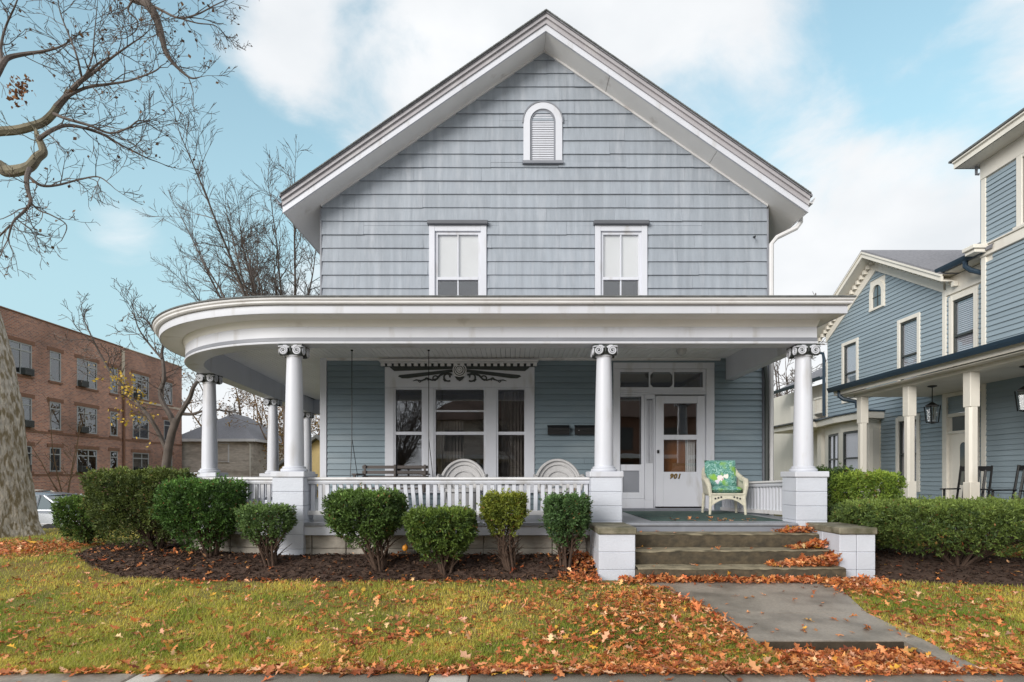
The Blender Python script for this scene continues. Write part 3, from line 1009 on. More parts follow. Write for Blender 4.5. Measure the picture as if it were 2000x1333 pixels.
# cornice, dentils
mb = MB(FR)
mb.cbox(-2.43, .482, 0, .16, 3.40, 3.44, .008)
mb.cbox(-2.41, .462, 0, .13, 3.375, 3.398, .004)
mb.build('cornice', M['white_old'], tri)
MB(FR).cbox(-2.37, .425, 0, .06, 3.315, 3.373, .003).build('dentil_backing', M['dark_trim'], tri)
mb = MB(FR)
mb.box(-.036, .036, 0, .05, 0, .048)
dm = mb.mesh('dentil', M['white_old'])
for k in range(24):
    inst('dentil', dm, tri, (-2.36 + k * (2.78 / 23), YW - .066, 3.323)).location -= Vector((0, YW, 0))
mb = MB(FR)
mb.prism([(-2.25, 3.314), (.33, 3.314), (.24, 3.238), (-.85, 3.275), (-.96, 3.31), (-1.07, 3.275), (-2.16, 3.238)], 1, .03, .062)
mb.build('carved_fan', M['dark_trim'], tri)
cxx = -.96
for sg in (-1, 1):
    mb = MB(FR)
    mb.prism([(cxx + sg * .08, 3.225), (cxx + sg * .08, 3.275), (cxx + sg * 1.10, 3.165), (cxx + sg * 1.13, 3.14), (cxx + sg * 1.06, 3.105), (cxx + sg * .95, 3.105)], 1, .03, .056)
    mb.build('carved_ray', M['dark_trim'], tri)
    mb = MB(FR)
    def sc(u, z):
        return (cxx + sg * u, .05, z)
    def curl(u, z, r, a0, a1, rad):
        mb.tube([sc(u + r * (1 - .55 * t) * math.cos(a0 + (a1 - a0) * t), z + r * (1 - .55 * t) * math.sin(a0 + (a1 - a0) * t)) for t in [k / 12 for k in range(13)]], rad, 5)
    curl(.22, 3.13, .085, -2.2, 3.4, .017)
    curl(.45, 3.10, .06, 3.0, -2.2, .014)
    curl(.60, 3.085, .04, -.5, 4.2, .011)
    mb.tube([sc(.14, 3.17), sc(.26, 3.20), sc(.36, 3.16), sc(.42, 3.09), sc(.5, 3.07), sc(.6, 3.10), sc(.7, 3.06), sc(.8, 3.075), sc(.86, 3.055)], [.02, .024, .02, .018, .016, .016, .014, .012, .005], 5)
    mb.tube([sc(.3, 3.09), sc(.27, 3.05), sc(.24, 3.06)], .013, 5)
    mb.tube([sc(.70, 3.06), sc(.73, 3.03), sc(.76, 3.05)], .009, 5)
    mb.build('scroll', M['dark_trim'], tri)
mb = MB(FR)
for (r, d, mi) in ((.128, .07, 0), (.108, .078, 1), (.092, .086, 0), (.074, .092, 1), (.058, .098, 0), (.036, .106, 1), (.028, .114, 0)):
    mb.mi = mi
    mb.lathe((cxx, 0, 3.255), [(r, .03), (r, d), (r - .012, d + .004), (.001, d + .005)], 28, ax=1)
mb.build('rosette', [M['white_old'], M['dark_trim']], tri, smooth=True)
mb = MB(FR)
mb.prism([(cxx - .09, 3.135), (cxx + .09, 3.135), (cxx + .05, 3.08), (cxx, 3.05), (cxx - .05, 3.08)], 1, .03, .07)
mb.build('carved_leaf', M['dark_trim'], tri)

for o in tri.children:
    if o.name.split('.')[0] in ('cornice', 'dentil', 'dentil_backing', 'carved_fan', 'carved_ray', 'scroll', 'rosette', 'carved_leaf'):
        o.location.z += .05

# doorway
mb = MB(FR)
mb.cbox(1.857, 1.985, -.08, .05, .74, 3.33, .004)
mb.cbox(3.565, 3.714, -.08, .05, .74, 3.33, .004)
mb.cbox(1.857, 3.714, -.08, .052, 3.332, 3.445, .004)
mb.cbox(1.985, 3.565, -.08, .03, 3.275, 3.33, .004)
mb.cbox(1.985, 3.565, -.08, .03, 2.925, 2.995, .004)
mb.cbox(1.985, 3.565, -.08, .06, 2.90, 2.925, .004)
mb.cbox(1.985, 3.565, -.08, .034, 2.862, 2.90, .004)
mb.cbox(3.515, 3.565, -.08, .02, 2.995, 3.275, .004)
dw = mb.build('doorway', M['white'], house)
mb = MB(FR)
for u in (2.535, 2.972):
    mb.box(u - .011, u + .011, -.04, .012, 2.995, 3.275)
e = .055
for (u, z, su, sz) in ((2.546, 2.995, 1, 1), (2.961, 2.995, -1, 1), (2.546, 3.275, 1, -1), (2.961, 3.275, -1, -1)):
    mb.prism([(u, z), (u + su * e, z), (u, z + sz * e)], 1, -.04, .01)
mb.build('transom_bar', M['white'], dw)
for a, b in ((1.985, 2.53), (2.54, 2.967), (2.977, 3.515)):
    MB(FR).box(a, b, -.034, -.03, 2.99, 3.28).build('transom_pane', M['glass'], dw)
sl = MB(FR)
sl.cbox(1.986, 2.385, -.06, .02, 1.46, 1.575, .004)
sl.cbox(2.38, 2.44, -.06, .022, .95, 2.862, .004)
sl.cbox(1.986, 2.38, -.06, .02, 2.825, 2.861, .004)
sl.cbox(1.986, 2.38, -.06, .018, .95, 1.06, .004)
sl.cbox(1.986, 2.44, -.06, .035, .76, .948, .004)
sl.cbox(1.986, 2.04, -.06, .018, 1.06, 1.46, .004)
sl.cbox(2.345, 2.38, -.06, .018, 1.06, 1.46, .004)
sd_ = sl.build('sidelight', M['white'], dw)
MB(FR).box(1.985, 2.385, -.034, -.03, 1.57, 2.83).build('pane', M['glass'], sd_)
MB(FR).cbox(2.04, 2.345, -.05, -.006, 1.06, 1.46, .01).build('panel', M['grey_trim'], sd_)
mb = MB(FR)
mb.cbox(2.441, 2.60, -.06, .045, .76, .92, .006)
mb.cbox(2.445, 2.60, -.06, .035, .92, 1.60, .004)
mb.cbox(2.445, 2.475, -.06, .035, 1.60, 2.78, .003)
mb.cbox(2.585, 2.60, -.06, .035, 1.60, 2.78, .003)
for k in range(4):
    u = 2.484 + k * .0262
    mb.cbox(u, u + .015, -.06, .035, 1.60, 2.755, .003)
mb.cbox(2.441, 2.605, -.06, .05, 2.78, 2.86, .006)
pl_ = mb.build('fluted_pilaster', M['white'], dw)
MB(FR).box(2.476, 2.584, -.03, -.004, 1.601, 2.779).build('flute_shade', M['dark_trim'], pl_)  # dark sheet puts the shade of the grooves into the colour
# storm door with number
dr = MB(FR)
D0, D1, Z0, Z1 = 2.64, 3.55, .80, 2.84
dr.cbox(D0, 2.79, -.04, .03, Z0, Z1, .004)
dr.cbox(3.405, D1, -.04, .03, Z0, Z1, .004)
dr.cbox(2.79, 3.405, -.04, .028, 2.70, Z1, .004)
dr.cbox(2.79, 3.405, -.04, .03, 2.03, 2.12, .004)
dr.cbox(2.79, 3.405, -.04, .028, Z0, 1.44, .004)
dr.cbox(2.605, D0 - .004, -.06, .016, .76, 2.86, .003)
dr.cbox(D1 + .003, 3.564, -.06, .016, .76, 2.86, .003)
door = dr.build('front_door', M['white'], house)
mb = MB(FR)
for z0, z1 in ((2.12, 2.70), (1.44, 2.03)):
    mb.box(2.79, 3.405, -.014, -.010, z0, z1)
mb.build('pane', M['glass'], door)
# inner wooden door, half covered by a curtain
mb = MB(FR)
mb.box(2.79, 3.24, -.2, -.16, .76, 2.06)
mb.build('inner_door', pm('brown_wood', (.26, .10, .03), .5, .35, 3, (1, 1, .25), .1, 30), door)
mb = MB(FR)
mb.grid([[(3.24 + .17 * k / 12, -.15 + .012 * math.sin(k * 2.2), z) for k in range(13)] for z in (1.3, 2.1)])
mb.build('curtain', M['blind'], door)
MB(FR).cbox(2.665, 2.70, .03, .055, 1.78, 1.84, .004).build('handle', M['black'], door)
for ch, px in (('9', 1309.5), ('0', 1317), ('1', 1324.5)):
    for (nm, mt, off, dz) in (('house_number', M['brass'], .036, 0), ('house_number_shadow', M['black'], .031, -.004)):  # black offset copy behind each digit stands in for its shadow
        cu = bpy.data.curves.new(nm, 'FONT')
        cu.body = ch
        cu.size = .118
        cu.shear = .28
        cu.extrude = .003
        cu.offset = .004 if nm == 'house_number' else .0065
        cu.align_x = 'CENTER'
        tmp = bpy.data.objects.new(nm, cu)
        COL.objects.link(tmp)
        dg = bpy.context.evaluated_depsgraph_get()
        me = bpy.data.meshes.new_from_object(tmp.evaluated_get(dg))
        bpy.data.objects.remove(tmp)
        me.materials.clear()
        me.materials.append(mt)
        inst(nm, me, door, ((px - 1000) / 106 + (.003 if off < .035 else 0), YW - off, 1.322 + dz), (math.radians(90), 0, 0))
MB(FR).cbox(1.985, 3.565, -.08, .12, .742, .775, .006).build('threshold', M['grey_trim'], dw)
mb = MB(FR)
mb.add([(1.9, -2, .74), (3.65, -2, .74), (3.65, -2, 3.3), (1.9, -2, 3.3), (1.9, -.16, .74), (3.65, -.16, .74), (3.65, -.16, 3.3), (1.9, -.16, 3.3)], [(0, 1, 2, 3), (0, 4, 5, 1), (2, 6, 7, 3), (0, 3, 7, 4), (1, 5, 6, 2)])
mb.build('interior_wall', M['room'], dw)

# ------------------------------------------------------------------ porch (parts of the house)
PC, PR = (-2.9, 10.39), 2.5
PATH = [((4.08, 10.82), (.6, 0)), ((4.08, 9.3), (.6, 0)), ((4.08, 7.89), (.6, -1))]
for x in (3, 2, 1, 0, -1, -2):
    PATH.append(((x, 7.89), (0, -1)))
for k in range(33):
    a = -math.pi / 2 - math.pi / 2 * k / 32
    PATH.append(((PC[0] + PR * math.cos(a), PC[1] + PR * math.sin(a)), (math.cos(a), math.sin(a))))
PATH += [((-5.65, 13.6), (-1, 0)), ((-5.9, 17.0), (-1, 1)), ((-3.53, 17.0), (0, 1))]
def sweep(prof, path=PATH, mb=None):
    mb = mb or MB()
    n = len(prof)
    vs = [(p[0] + o * q[0], p[1] + o * q[1], z) for p, q in path for (o, z) in prof]
    fs = [(i * n + k, i * n + (k + 1) % n, (i + 1) * n + (k + 1) % n, (i + 1) * n + k) for i in range(len(path) - 1) for k in range(n)]
    fs += [tuple(range(n)), tuple(range((len(path) - 1) * n, len(path) * n))]
    return mb.add(vs, fs)
def rect(o0, o1, z0, z1):
    return [(o0, z0), (o1, z0), (o1, z1), (o0, z1)]
SM = True
sweep(rect(-.25, .0, 3.13, 3.54)).build('porch_beam', M['white'], house, SM)
sweep([(.002, 3.13), (.02, 3.135), (.024, 3.15), (.018, 3.163), (.002, 3.165)]).build('bead_moulding', M['white'], house, SM)
sweep([(.001, 3.166), (.016, 3.168), (.012, 3.215), (.001, 3.217)]).build('frieze_band', M['grey_trim'], house, SM)
sweep([(.001, 3.36), (.012, 3.375), (.016, 3.385), (.024, 3.40), (.05, 3.463), (.001, 3.465)]).build('cove_moulding', M['soffit'], house, SM)
sweep(rect(.0505, .334, 3.447, 3.466)).build('cornice_soffit', M['soffit'], house, SM)
def segs(xs_):
    "the path cut into board lengths at the given x along the front"
    out, cur, k = [], list(PATH[:3]), 3
    rest = PATH[3:]
    for x in xs_:
        while rest and rest[0][0][0] > x + .05 and rest[0][0][1] < 7.9:
            cur.append(rest.pop(0))
        out.append(cur + [((x + .0012, 7.89), (0, -1))])
        cur = [((x - .0012, 7.89), (0, -1))]
    return out + [cur + rest]
for sg_ in segs((2.55, -.42)):
    sweep([(.335, 3.444), (.353, 3.444), (.357, 3.455), (.357, 3.545), (.335, 3.545)], sg_).build('cornice_fascia', M['white'], house, SM)
for sg_ in segs((1.62, -1.35)):
    sweep([(.001, 3.2175), (.006, 3.2175), (.006, 3.358), (.001, 3.358)], sg_).build('frieze_board', M['white'], house, SM)
for sg_ in segs((1.05, -1.85)):
    sweep([(.34, 3.552), (.40, 3.552), (.415, 3.565), (.415, 3.585), (.435, 3.60), (.44, 3.622), (.34, 3.622)], sg_).build('porch_gutter', M['white_old'], house, SM)
sweep([(.30, 3.625), (.452, 3.625), (.456, 3.634), (.452, 3.646), (.30, 3.665)]).build('porch_roof_edge', M['roof_dark'], house, SM)
mb = MB()
rows = [[], []]
for (p, q) in PATH:
    ox, oy = p[0] + .45 * q[0], p[1] + .45 * q[1]
    rows[0].append((ox, oy, 3.647))
    rows[1].append((min(max(ox, -3.5), 4.1), min(max(oy, YW - .02), 16.8), 4.22))
mb.grid(rows)
mb.build('porch_roof', M['roof'], house)
# beadboard ceiling
mb, dk = MB(), MB()
x = -5.55
while x < 4.06:
    xc = x + .04
    if xc > -2.9:
        y0 = 8.13
    else:
        q = (xc + 2.9) / (PR - .24)
        y0 = PC[1] - math.sqrt(max(1 - q * q, 0)) * (PR - .24) if abs(q) < 1 else 10.5
    y1 = YW - .002 if xc > W0 - .02 else 16.8
    if xc < -5.2:
        y0 = 10.4
    if y1 > y0 + .05:
        mb.box(x, x + .078, y0, y1, 3.53, 3.55)
        dk.box(x, x + .085, y0, y1, 3.552, 3.56)
    x += .085
stuff(mb.build('ceiling_boards', M['ceil'], house))
stuff(dk.build('ceiling_deck', M['grey_trim'], house))
# ceiling moulding at the wall
mb = MB()
mb.prism([(YW - .002, 3.53), (YW - .05, 3.53), (YW - .045, 3.51), (YW - .03, 3.49), (YW - .002, 3.485)], 0, W0 + .1, 3.83)
mb.build('ceiling_moulding', M['white_old'], house)
# floor
DECK = [(p[0] + .075 * q[0], p[1] + .075 * q[1]) for p, q in PATH]
mb = MB()
poly = [(p[0], p[1]) for p in DECK] + [(W0, 17.0 + .14), (W0, YW), (4.1, YW)]
def flat(mb, poly, z0, z1):
    n = len(poly)
    # fan over x-monotone strips is not needed: Blender triangulates the n-gon
    mb.prism(poly, 2, z0, z1)
poly = [(DECK[0][0], YW)] + [(p[0], p[1]) for p in DECK[1:-1]] + [(W0, DECK[-1][1]), (W0, YW)]
flat(mb, poly, .70, .74)
mb.build('porch_floor', M['floor'], house)
SK = [(p, q) for p, q in PATH]
sweep(rect(.02, .06, .575, .698), SK).build('porch_skirt', M['white'], house, SM)
# cut the skirt where the steps meet the porch is hidden behind the riser board
MB().cbox(1.45, 3.76, 7.76, 7.80, .60, .699, .004).build('step_riser_board', M['grey_trim'], house)
MB().cbox(1.44, 3.765, 7.735, 7.85, .702, .743, .012).build('porch_nosing', M['floor'], house)
sweep(rect(-.20, -.03, -.3, .574), SK).build('foundation', M['stone'], house, SM)
# foundation blocks, two courses
def fblock(p0, p1, z0, z1):
    (xa, ya), (xb, yb) = p0, p1
    d = Vector((xb - xa, yb - ya, 0))
    L_ = d.length
    d.normalize()
    nrm_ = Vector((d.y, -d.x, 0))
    mb = MB((Vector((xa, ya, 0)), d, nrm_))
    mb.cbox(.005, L_ - .005, -.1, .05, z0, z1, .008)
    mb.build('foundation_block', M['stone'], house)
fp = []
for x in np.arange(1.0, -2.75, -.46):
    fp.append((x, 7.93))
for k in range(0, 9):
    a = -math.pi / 2 - math.pi / 2 * k / 8
    fp.append((PC[0] + 2.47 * math.cos(a), PC[1] + 2.47 * math.sin(a)))
for i in range(len(fp) - 1):
    if abs(fp[i][0] - fp[i + 1][0]) + abs(fp[i][1] - fp[i + 1][1]) < .05:
        continue
    fblock(fp[i + 1], fp[i], .395, .57)
    A, B = Vector(fp[i + 1]), Vector(fp[i])
    fblock(A, B, .2, .39)
# piers of painted block with caps
def pier(cx, cy, w=.41, zb=.10, top=1.424):
    c = MB()
    c.cbox(cx - w / 2 - .02, cx + w / 2 + .02, cy - w / 2 - .02, cy + w / 2 + .02, top - .078, top, .010)
    p = c.build('porch_pier', M['white'], house)
    z = top - .08
    while z > zb:
        z0 = max(z - .19, zb)
        b = MB()
        b.cbox(cx - w / 2, cx + w / 2, cy - w / 2, cy + w / 2, z0 + .0025, z, .006)
        b.build('block', M['block'], p)
        z -= .19
    c = MB()
    c.box(cx - w / 2 + .012, cx + w / 2 - .012, cy - w / 2 + .012, cy + w / 2 - .012, zb, top - .08)
    c.build('mortar', M['grey_trim'], p)
COLS = [(-2.965, 8.02), (1.252, 8.02), (3.966, 8.02), (-5.29, 10.3), (-5.52, 13.6), (-5.74, 16.5)]
for (x, y) in COLS:
    pier(x, y - .03 if y < 9 else y)
# columns: shaft, base, capital with four pairs of volutes
def column_meshes():
    sh = MB()
    prof = [(.112 + .0 * k, 0) for k in (0,)]
    prof = []
    for k in range(13):
        t = k / 12
        prof.append((.128 - .030 * t ** 1.6, 1.49 + t * (2.985 - 1.49)))
    sh.lathe((0, 0, 0), prof, 32)
    sh.lathe((0, 0, 0), [(.1, 2.975), (.112, 2.978), (.114, 2.99), (.1, 2.995)], 32)
    ba = MB()
    ba.lathe((0, 0, 0), [(.17, 1.425), (.178, 1.435), (.178, 1.452), (.165, 1.462), (.15, 1.468), (.155, 1.478), (.15, 1.49), (.128, 1.494)], 36)
    cp = MB()
    cp.mi = 1
    w = .155
    n = 6
    pts = []
    for sx, sy in ((1, -1), (1, 1), (-1, 1), (-1, -1)):
        pts.append((sx * w, sy * w))
    poly = []
    for i in range(4):
        a, b = Vector(pts[i]), Vector(pts[(i + 1) % 4])
        for k in range(n):
            t = k / n
            q = a.lerp(b, t)
            q = q * (1 - .16 * math.sin(math.pi * t))
            poly.append((q.x, q.y))
    cp.prism(poly, 2, 3.10, 3.129)
    cp.lathe((0, 0, 0), [(.098, 2.99), (.118, 3.02), (.125, 3.06), (.13, 3.10)], 24)
    for i in range(4):
        cp.M = Matrix.Rotation(i * math.pi / 2, 4, 'Z')
        for sg in (-1, 1):
            u0, z0 = sg * .093, 3.045
            cp.mi = 1
            cp.lathe((u0, 0, z0), [(.061, -.152), (.061, -.108)], 20, ax=1)
            cp.mi = 0
            sp = []
            for k in range(30):
                t = k / 29
                a = math.pi / 2 + sg * (-1) * (-t) * 2 * math.pi * 2.1
                r = .058 * (1 - .82 * t)
                sp.append((u0 + sg * 0 + r * math.cos(a), -.156, z0 + r * math.sin(a)))
            cp.tube(sp, [.012 - .006 * k / 29 for k in range(30)], 5)
            # outer white rim and band to the middle
            cp.tube([(u0, -.15, z0 + .058), (u0 * .6, -.152, z0 + .055), (sg * .02, -.146, z0 + .035)], [.014, .017, .012], 6)
            cp.tube([(sg * .012, -.14, 3.09), (sg * .05, -.150, 3.096), (sg * .115, -.155, 3.098), (sg * .152, -.156, 3.095)], .009, 5)
        cp.mi = 1
        cp.tube([(0, -.15, 3.10), (0, -.15, 3.03)], [.014, .009], 6)
        cp.mi = 0
    cp.M = None
    return (sh.mesh('shaft', M['white'], True), ba.mesh('base', M['white'], True), cp.mesh('capital', [M['white'], M['dark_trim']], True))
shm, bam, cpm = column_meshes()
for (x, y) in COLS:
    c = inst('porch_column', shm, house, (x, y, 0))
    inst('base', bam, c, (x, y, 0))
    inst('capital', cpm, c, (x, y, 0))
# railings
bmesh_ = MB().cbox(-.026, .026, -.013, .013, .885, 1.262, .003).mesh('baluster', M['white'])
def rail(pts, name='porch_railing', spacing=.0975, lean=None, tops=(0, 0), end=.28):
    "pts: list of (x, y) along the rail centre line"
    path = []
    for i, q in enumerate(pts):
        a, b = Vector(pts[max(i - 1, 0)]), Vector(pts[min(i + 1, len(pts) - 1)])
        d = (b - a).normalized()
        path.append((q, (d.y, -d.x)))
    n = len(pts)
    def sw_(prof):
        mb = MB()
        k = len(prof)
        vs = []
        for i, (p, q) in enumerate(path):
            dz = tops[0] + (tops[1] - tops[0]) * (i / max(n - 1, 1))
            vs += [(p[0] + o * q[0], p[1] + o * q[1], z + dz) for (o, z) in prof]
        fs = [(i * k + j, i * k + (j + 1) % k, (i + 1) * k + (j + 1) % k, (i + 1) * k + j) for i in range(n - 1) for j in range(k)]
        fs += [tuple(range(k)), tuple(range((n - 1) * k, n * k))]
        return mb.add(vs, fs)
    r = sw_([(-.065, 1.312), (.065, 1.312), (.07, 1.322), (.06, 1.342), (0, 1.347), (-.06, 1.342), (-.07, 1.322)]).build(name, M['white_old'], house, True)
    sw_([(-.035, 1.255), (.035, 1.255), (.045, 1.28), (.035, 1.311), (-.035, 1.311), (-.045, 1.28)]).build('top_rail', M['white'], r, True)
    sw_([(-.03, .835), (.03, .835), (.032, .85), (.032, .893), (-.032, .893), (-.032, .85)]).build('bottom_rail', M['white_old'], r, True)
    P = [Vector(p) for p in pts]
    seg = [(P[i + 1] - P[i]).length for i in range(n - 1)]
    tot = sum(seg)
    s = spacing * .6
    while s < tot - .02:
        q, i = s, 0
        while i < n - 2 and q > seg[i]:
            q -= seg[i]
            i += 1
        t = q / seg[i]
        p = P[i].lerp(P[i + 1], t)
        d = P[i + 1] - P[i]
        dz = tops[0] + (tops[1] - tops[0]) * (s / tot)
        ln = R.uniform(-.012, .012)
        if lean and lean[0] < s / tot < lean[1]:
            ln = R.uniform(-.10, -.04)
        o = inst('baluster', bmesh_, r, (p.x, p.y, dz), (0, 0, math.atan2(d.y, d.x)))
        if ln:
            # lean about the mid height
            L_ = Matrix.Translation((0, 0, 1.07)) @ Matrix.Rotation(ln, 4, 'Y') @ Matrix.Translation((0, 0, -1.07))
            o.matrix_basis = o.matrix_basis @ L_
        s += spacing
    # little blocks carrying the bottom rail
    return r
rail([(-2.76, 8.0), (1.045, 8.0)], lean=(.1, .42))
arc = []
for k in range(15):
    a = -math.pi / 2 - math.radians(90) * k / 14
    arc.append((PC[0] + (PR - .12) * math.cos(a), PC[1] + (PR - .12) * math.sin(a)))
rail([p for p in arc if p[0] < -3.15 and p[1] < 10.15])
rail([(-5.3, 10.52), (-5.5, 13.38)])
rail([(-5.53, 13.82), (-5.72, 16.28)])
rail([(3.98, 8.22), (4.0, 8.8), (3.97, 9.4), (3.9, 10.0), (3.86, 10.84)], spacing=.1, tops=(-.03, -.10))

# ------------------------------------------------------------------ steps and cheek walls
steps = thing('concrete_steps', 'weathered brown concrete steps with drifts of leaves leading up to the porch', 'steps', (2.68, 7.2, .1))
for (y0, y1, z0, z1) in ((7.45, 7.76, .465, .63), (7.15, 7.76, .295, .46), (6.85, 7.76, .0, .29)):
    mb = MB()
    n = 26
    # slightly worn nosing
    rows = []
    prof = [(y1, z1), (y0 + .03, z1), (y0 + .008, z1 - .008), (y0, z1 - .03), (y0 + .004, z0)]
    for i in range(n + 1):
        x = 1.466 + (3.888 - 1.466) * i / n
        j = noise.noise(Vector((x * 3, y0 * 7, 0))) * .008
        rows.append([(x, y + (j if k else 0) * (1 if k < 4 else .3), z - abs(j) * .5 * (k > 0 and k < 4)) for k, (y, z) in enumerate(prof)])
    mb.grid(rows)
    mb.box(1.466, 3.888, y0 + .03, y1, z0, z1 - .03)
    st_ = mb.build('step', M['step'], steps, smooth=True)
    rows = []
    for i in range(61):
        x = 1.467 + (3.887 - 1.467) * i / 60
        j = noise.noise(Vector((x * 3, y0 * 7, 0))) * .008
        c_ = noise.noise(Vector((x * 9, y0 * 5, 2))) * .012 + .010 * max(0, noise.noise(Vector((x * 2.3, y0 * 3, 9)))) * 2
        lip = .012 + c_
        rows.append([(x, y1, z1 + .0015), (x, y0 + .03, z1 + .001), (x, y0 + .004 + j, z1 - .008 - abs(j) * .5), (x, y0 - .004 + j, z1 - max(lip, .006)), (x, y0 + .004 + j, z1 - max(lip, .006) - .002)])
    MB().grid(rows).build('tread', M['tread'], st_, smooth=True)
def cheek(x0, x1, split, label):
    t = thing('cheek_wall', label, 'cheek wall', ((x0 + x1) / 2, 7.38, .1), 'low white block walls beside the steps')
    zt = .667
    zs_ = [(.46, .667), (.25, .458), (.0, .248)]
    for (a, b) in zs_:
        if split:
            xm = x0 + (x1 - x0) * .48
            for (p, q) in ((x0, xm - .003), (xm + .003, x1)):
                MB().cbox(p, q, 6.99, 7.37, a, b, .006).build('block', M['block'], t)
        else:
            MB().cbox(x0, x1, 6.99, 7.37, a, b, .006).build('block', M['block'], t)
        MB().cbox(x0, x1, 7.373, 7.765, a, b, .006).build('block', M['block'], t)
    MB().box(x0 + .01, x1 - .01, 7.0, 7.76, 0, .66).build('mortar', M['grey_trim'], t)
    c = MB()
    c.cbox(x0 - .015, x1 + .015, 6.965, 7.765, .669, .752, .012)
    c.build('cap', M['cap'], t)
cheek(1.03, 1.464, False, 'low white block wall with mossy cap on the shrub side of the steps')
cheek(3.89, 4.315, True, 'low white block wall with mossy cap between the steps and the long hedge')

# ------------------------------------------------------------------ neighbour house on the right
BX = 10.6
nb = thing('neighbour_house', 'blue clapboard neighbour house with cream trim, tall wing and long front porch', 'house', (BX, 14, .2))
FG = ((BX, 0, 0), (0, -1, 0), (-1, 0, 0))         # u = -Y
NY = 17.1
def nz_(y):
    return 7.93 - .55 * abs(y - NY)
gclip = [(.55, 1, 7.93 - .58 - .55 * NY * 1), (-.55, 1, 7.93 - .58 + .55 * NY)]
# u = -y: z <= 7.35 - .55*|y-NY|; for y>NY: .55*y + z <= 7.35 + .55*NY -> -.55*u ; for y<NY: +.55*u
gclip = [(-.55, 1, 7.35 + .55 * NY), (.55, 1, 7.35 - .55 * NY)]
gops = [(-18.87, -17.98, 3.68, 5.6), (-16.15, -15.26, 3.7, 5.62), (-17.42, -16.70, 6.2, 7.1), (-16.2, -15.28, .95, 3.0), (-19.7, -16.9, .2, 3.05)]
wall(nb, FG, (-19.8, -14.4, .2, 7.9), [(-18.75, -18.1, 3.8, 5.5), (-16.03, -15.38, 3.8, 5.5), (-17.25, -16.85, 6.3, 6.95), (-16.1, -15.4, 1.05, 2.9)], M['cream'], 'wall', gclip)
siding(nb, FG, (-19.75, -14.45, .45, 7.9), gops, M['blue'], 'clapboard', .112, 9, .02, gclip, .003, 9, .5)
CR = (M['cream'], M['dark_trim'])
for (a, b, z0, z1, mid) in ((-18.77, -18.08, 3.78, 5.5, 4.6), (-16.05, -15.36, 3.8, 5.52, 4.6)):
    window(nb, FG, a, b, z0, z1, CR, cas=.10, hbars=(mid,), blind=((mid - .1, M['blind'], .05) if a < -17 else (z0, M['blind'], .05)), sill=False, depth=.8, glass=M['glass_side'], slats=a > -17)
window(nb, FG, -16.1, -15.38, 1.06, 2.85, CR, cas=.11, hbars=(1.95,), blind=(1.06, M['blind'], .09), sill=False, depth=.8, glass=M['glass_side'], slats=True)
mb = MB(FG)
arch_ring(mb, -17.06, .22, .34, 6.68, 6.26, -.02, .05, 16)
mb.box(-17.40, -16.72, -.02, .06, 6.20, 6.26)
aw = mb.build('attic_window', M['cream'], nb)
mb = MB(FG)
mb.prism([(-17.28, 6.26), (-16.84, 6.26)] + [(-17.06 + .22 * math.cos(math.pi * k / 12), 6.68 + .22 * math.sin(math.pi * k / 12)) for k in range(13)], 1, -.005, .006)
mb.build('pane', M['carglass'], aw)
mb = MB(FG)
mb.box(-17.075, -17.045, .006, .02, 6.26, 6.9)
mb.box(-17.28, -16.84, .006, .02, 6.56, 6.585)
mb.build('sash', M['dark_trim'], aw)
# gable roof (ridge runs away from our house)
mb = MB()
mb.prism([(13.95, nz_(13.95)), (NY, 7.93), (20.25, nz_(20.25)), (20.25, nz_(20.25) - .05), (NY, 7.88), (13.95, nz_(13.95) - .05)], 0, BX - .45, 17)
rf = mb.build('roof', M['roof'], nb)
def nband(t0, t1, x0, x1, name, mat, ya=13.95, yb=20.25):
    m = MB()
    m.prism([(ya, nz_(ya) - t0), (NY, 7.93 - t0), (NY, 7.93 - t1), (ya, nz_(ya) - t1)], 0, x0, x1)
    m.prism([(yb, nz_(yb) - t0), (NY, 7.93 - t0), (NY, 7.93 - t1), (yb, nz_(yb) - t1)], 0, x0, x1)
    return m.build(name, mat, nb)
nband(.052, .10, BX - .47, BX - .40, 'rake_moulding', M['cream'])
nband(.102, .22, BX - .44, BX - .38, 'rake_fascia', M['cream'])
nband(.20, .22, BX - .38, BX - .001, 'soffit', M['cream'])
nband(.222, .60, BX - .05, BX - .003, 'frieze', M['cream'], 14.4, 19.8)
dn = MB().box(-.054, .054, -.045, .045, -.11, 0).mesh('dentil', M['cream'])
for sg in (-1, 1):
    for k in range(19):
        y = NY + sg * (.08 + k * .17)
        inst('dentil', dn, nb, (BX - .106, y, nz_(y) - .23))
MB(FG).cbox(-14.46, -14.34, -.1, .04, .3, 5.9, .004).build('corner_board', M['cream'], nb)
MB(FG).cbox(-19.82, -19.74, -.1, .04, .3, 5.2, .004).build('corner_board', M['cream'], nb)
dsn = MB()
dsn.tube([(10.0, 19.9, 5.6), (10.3, 19.9, 5.55), (10.5, 19.88, 5.5), (10.53, 19.88, 5.3), (10.53, 19.88, 3.4)], .05, 8)
dsn.build('downspout', M['dkblue'], nb, smooth=True)
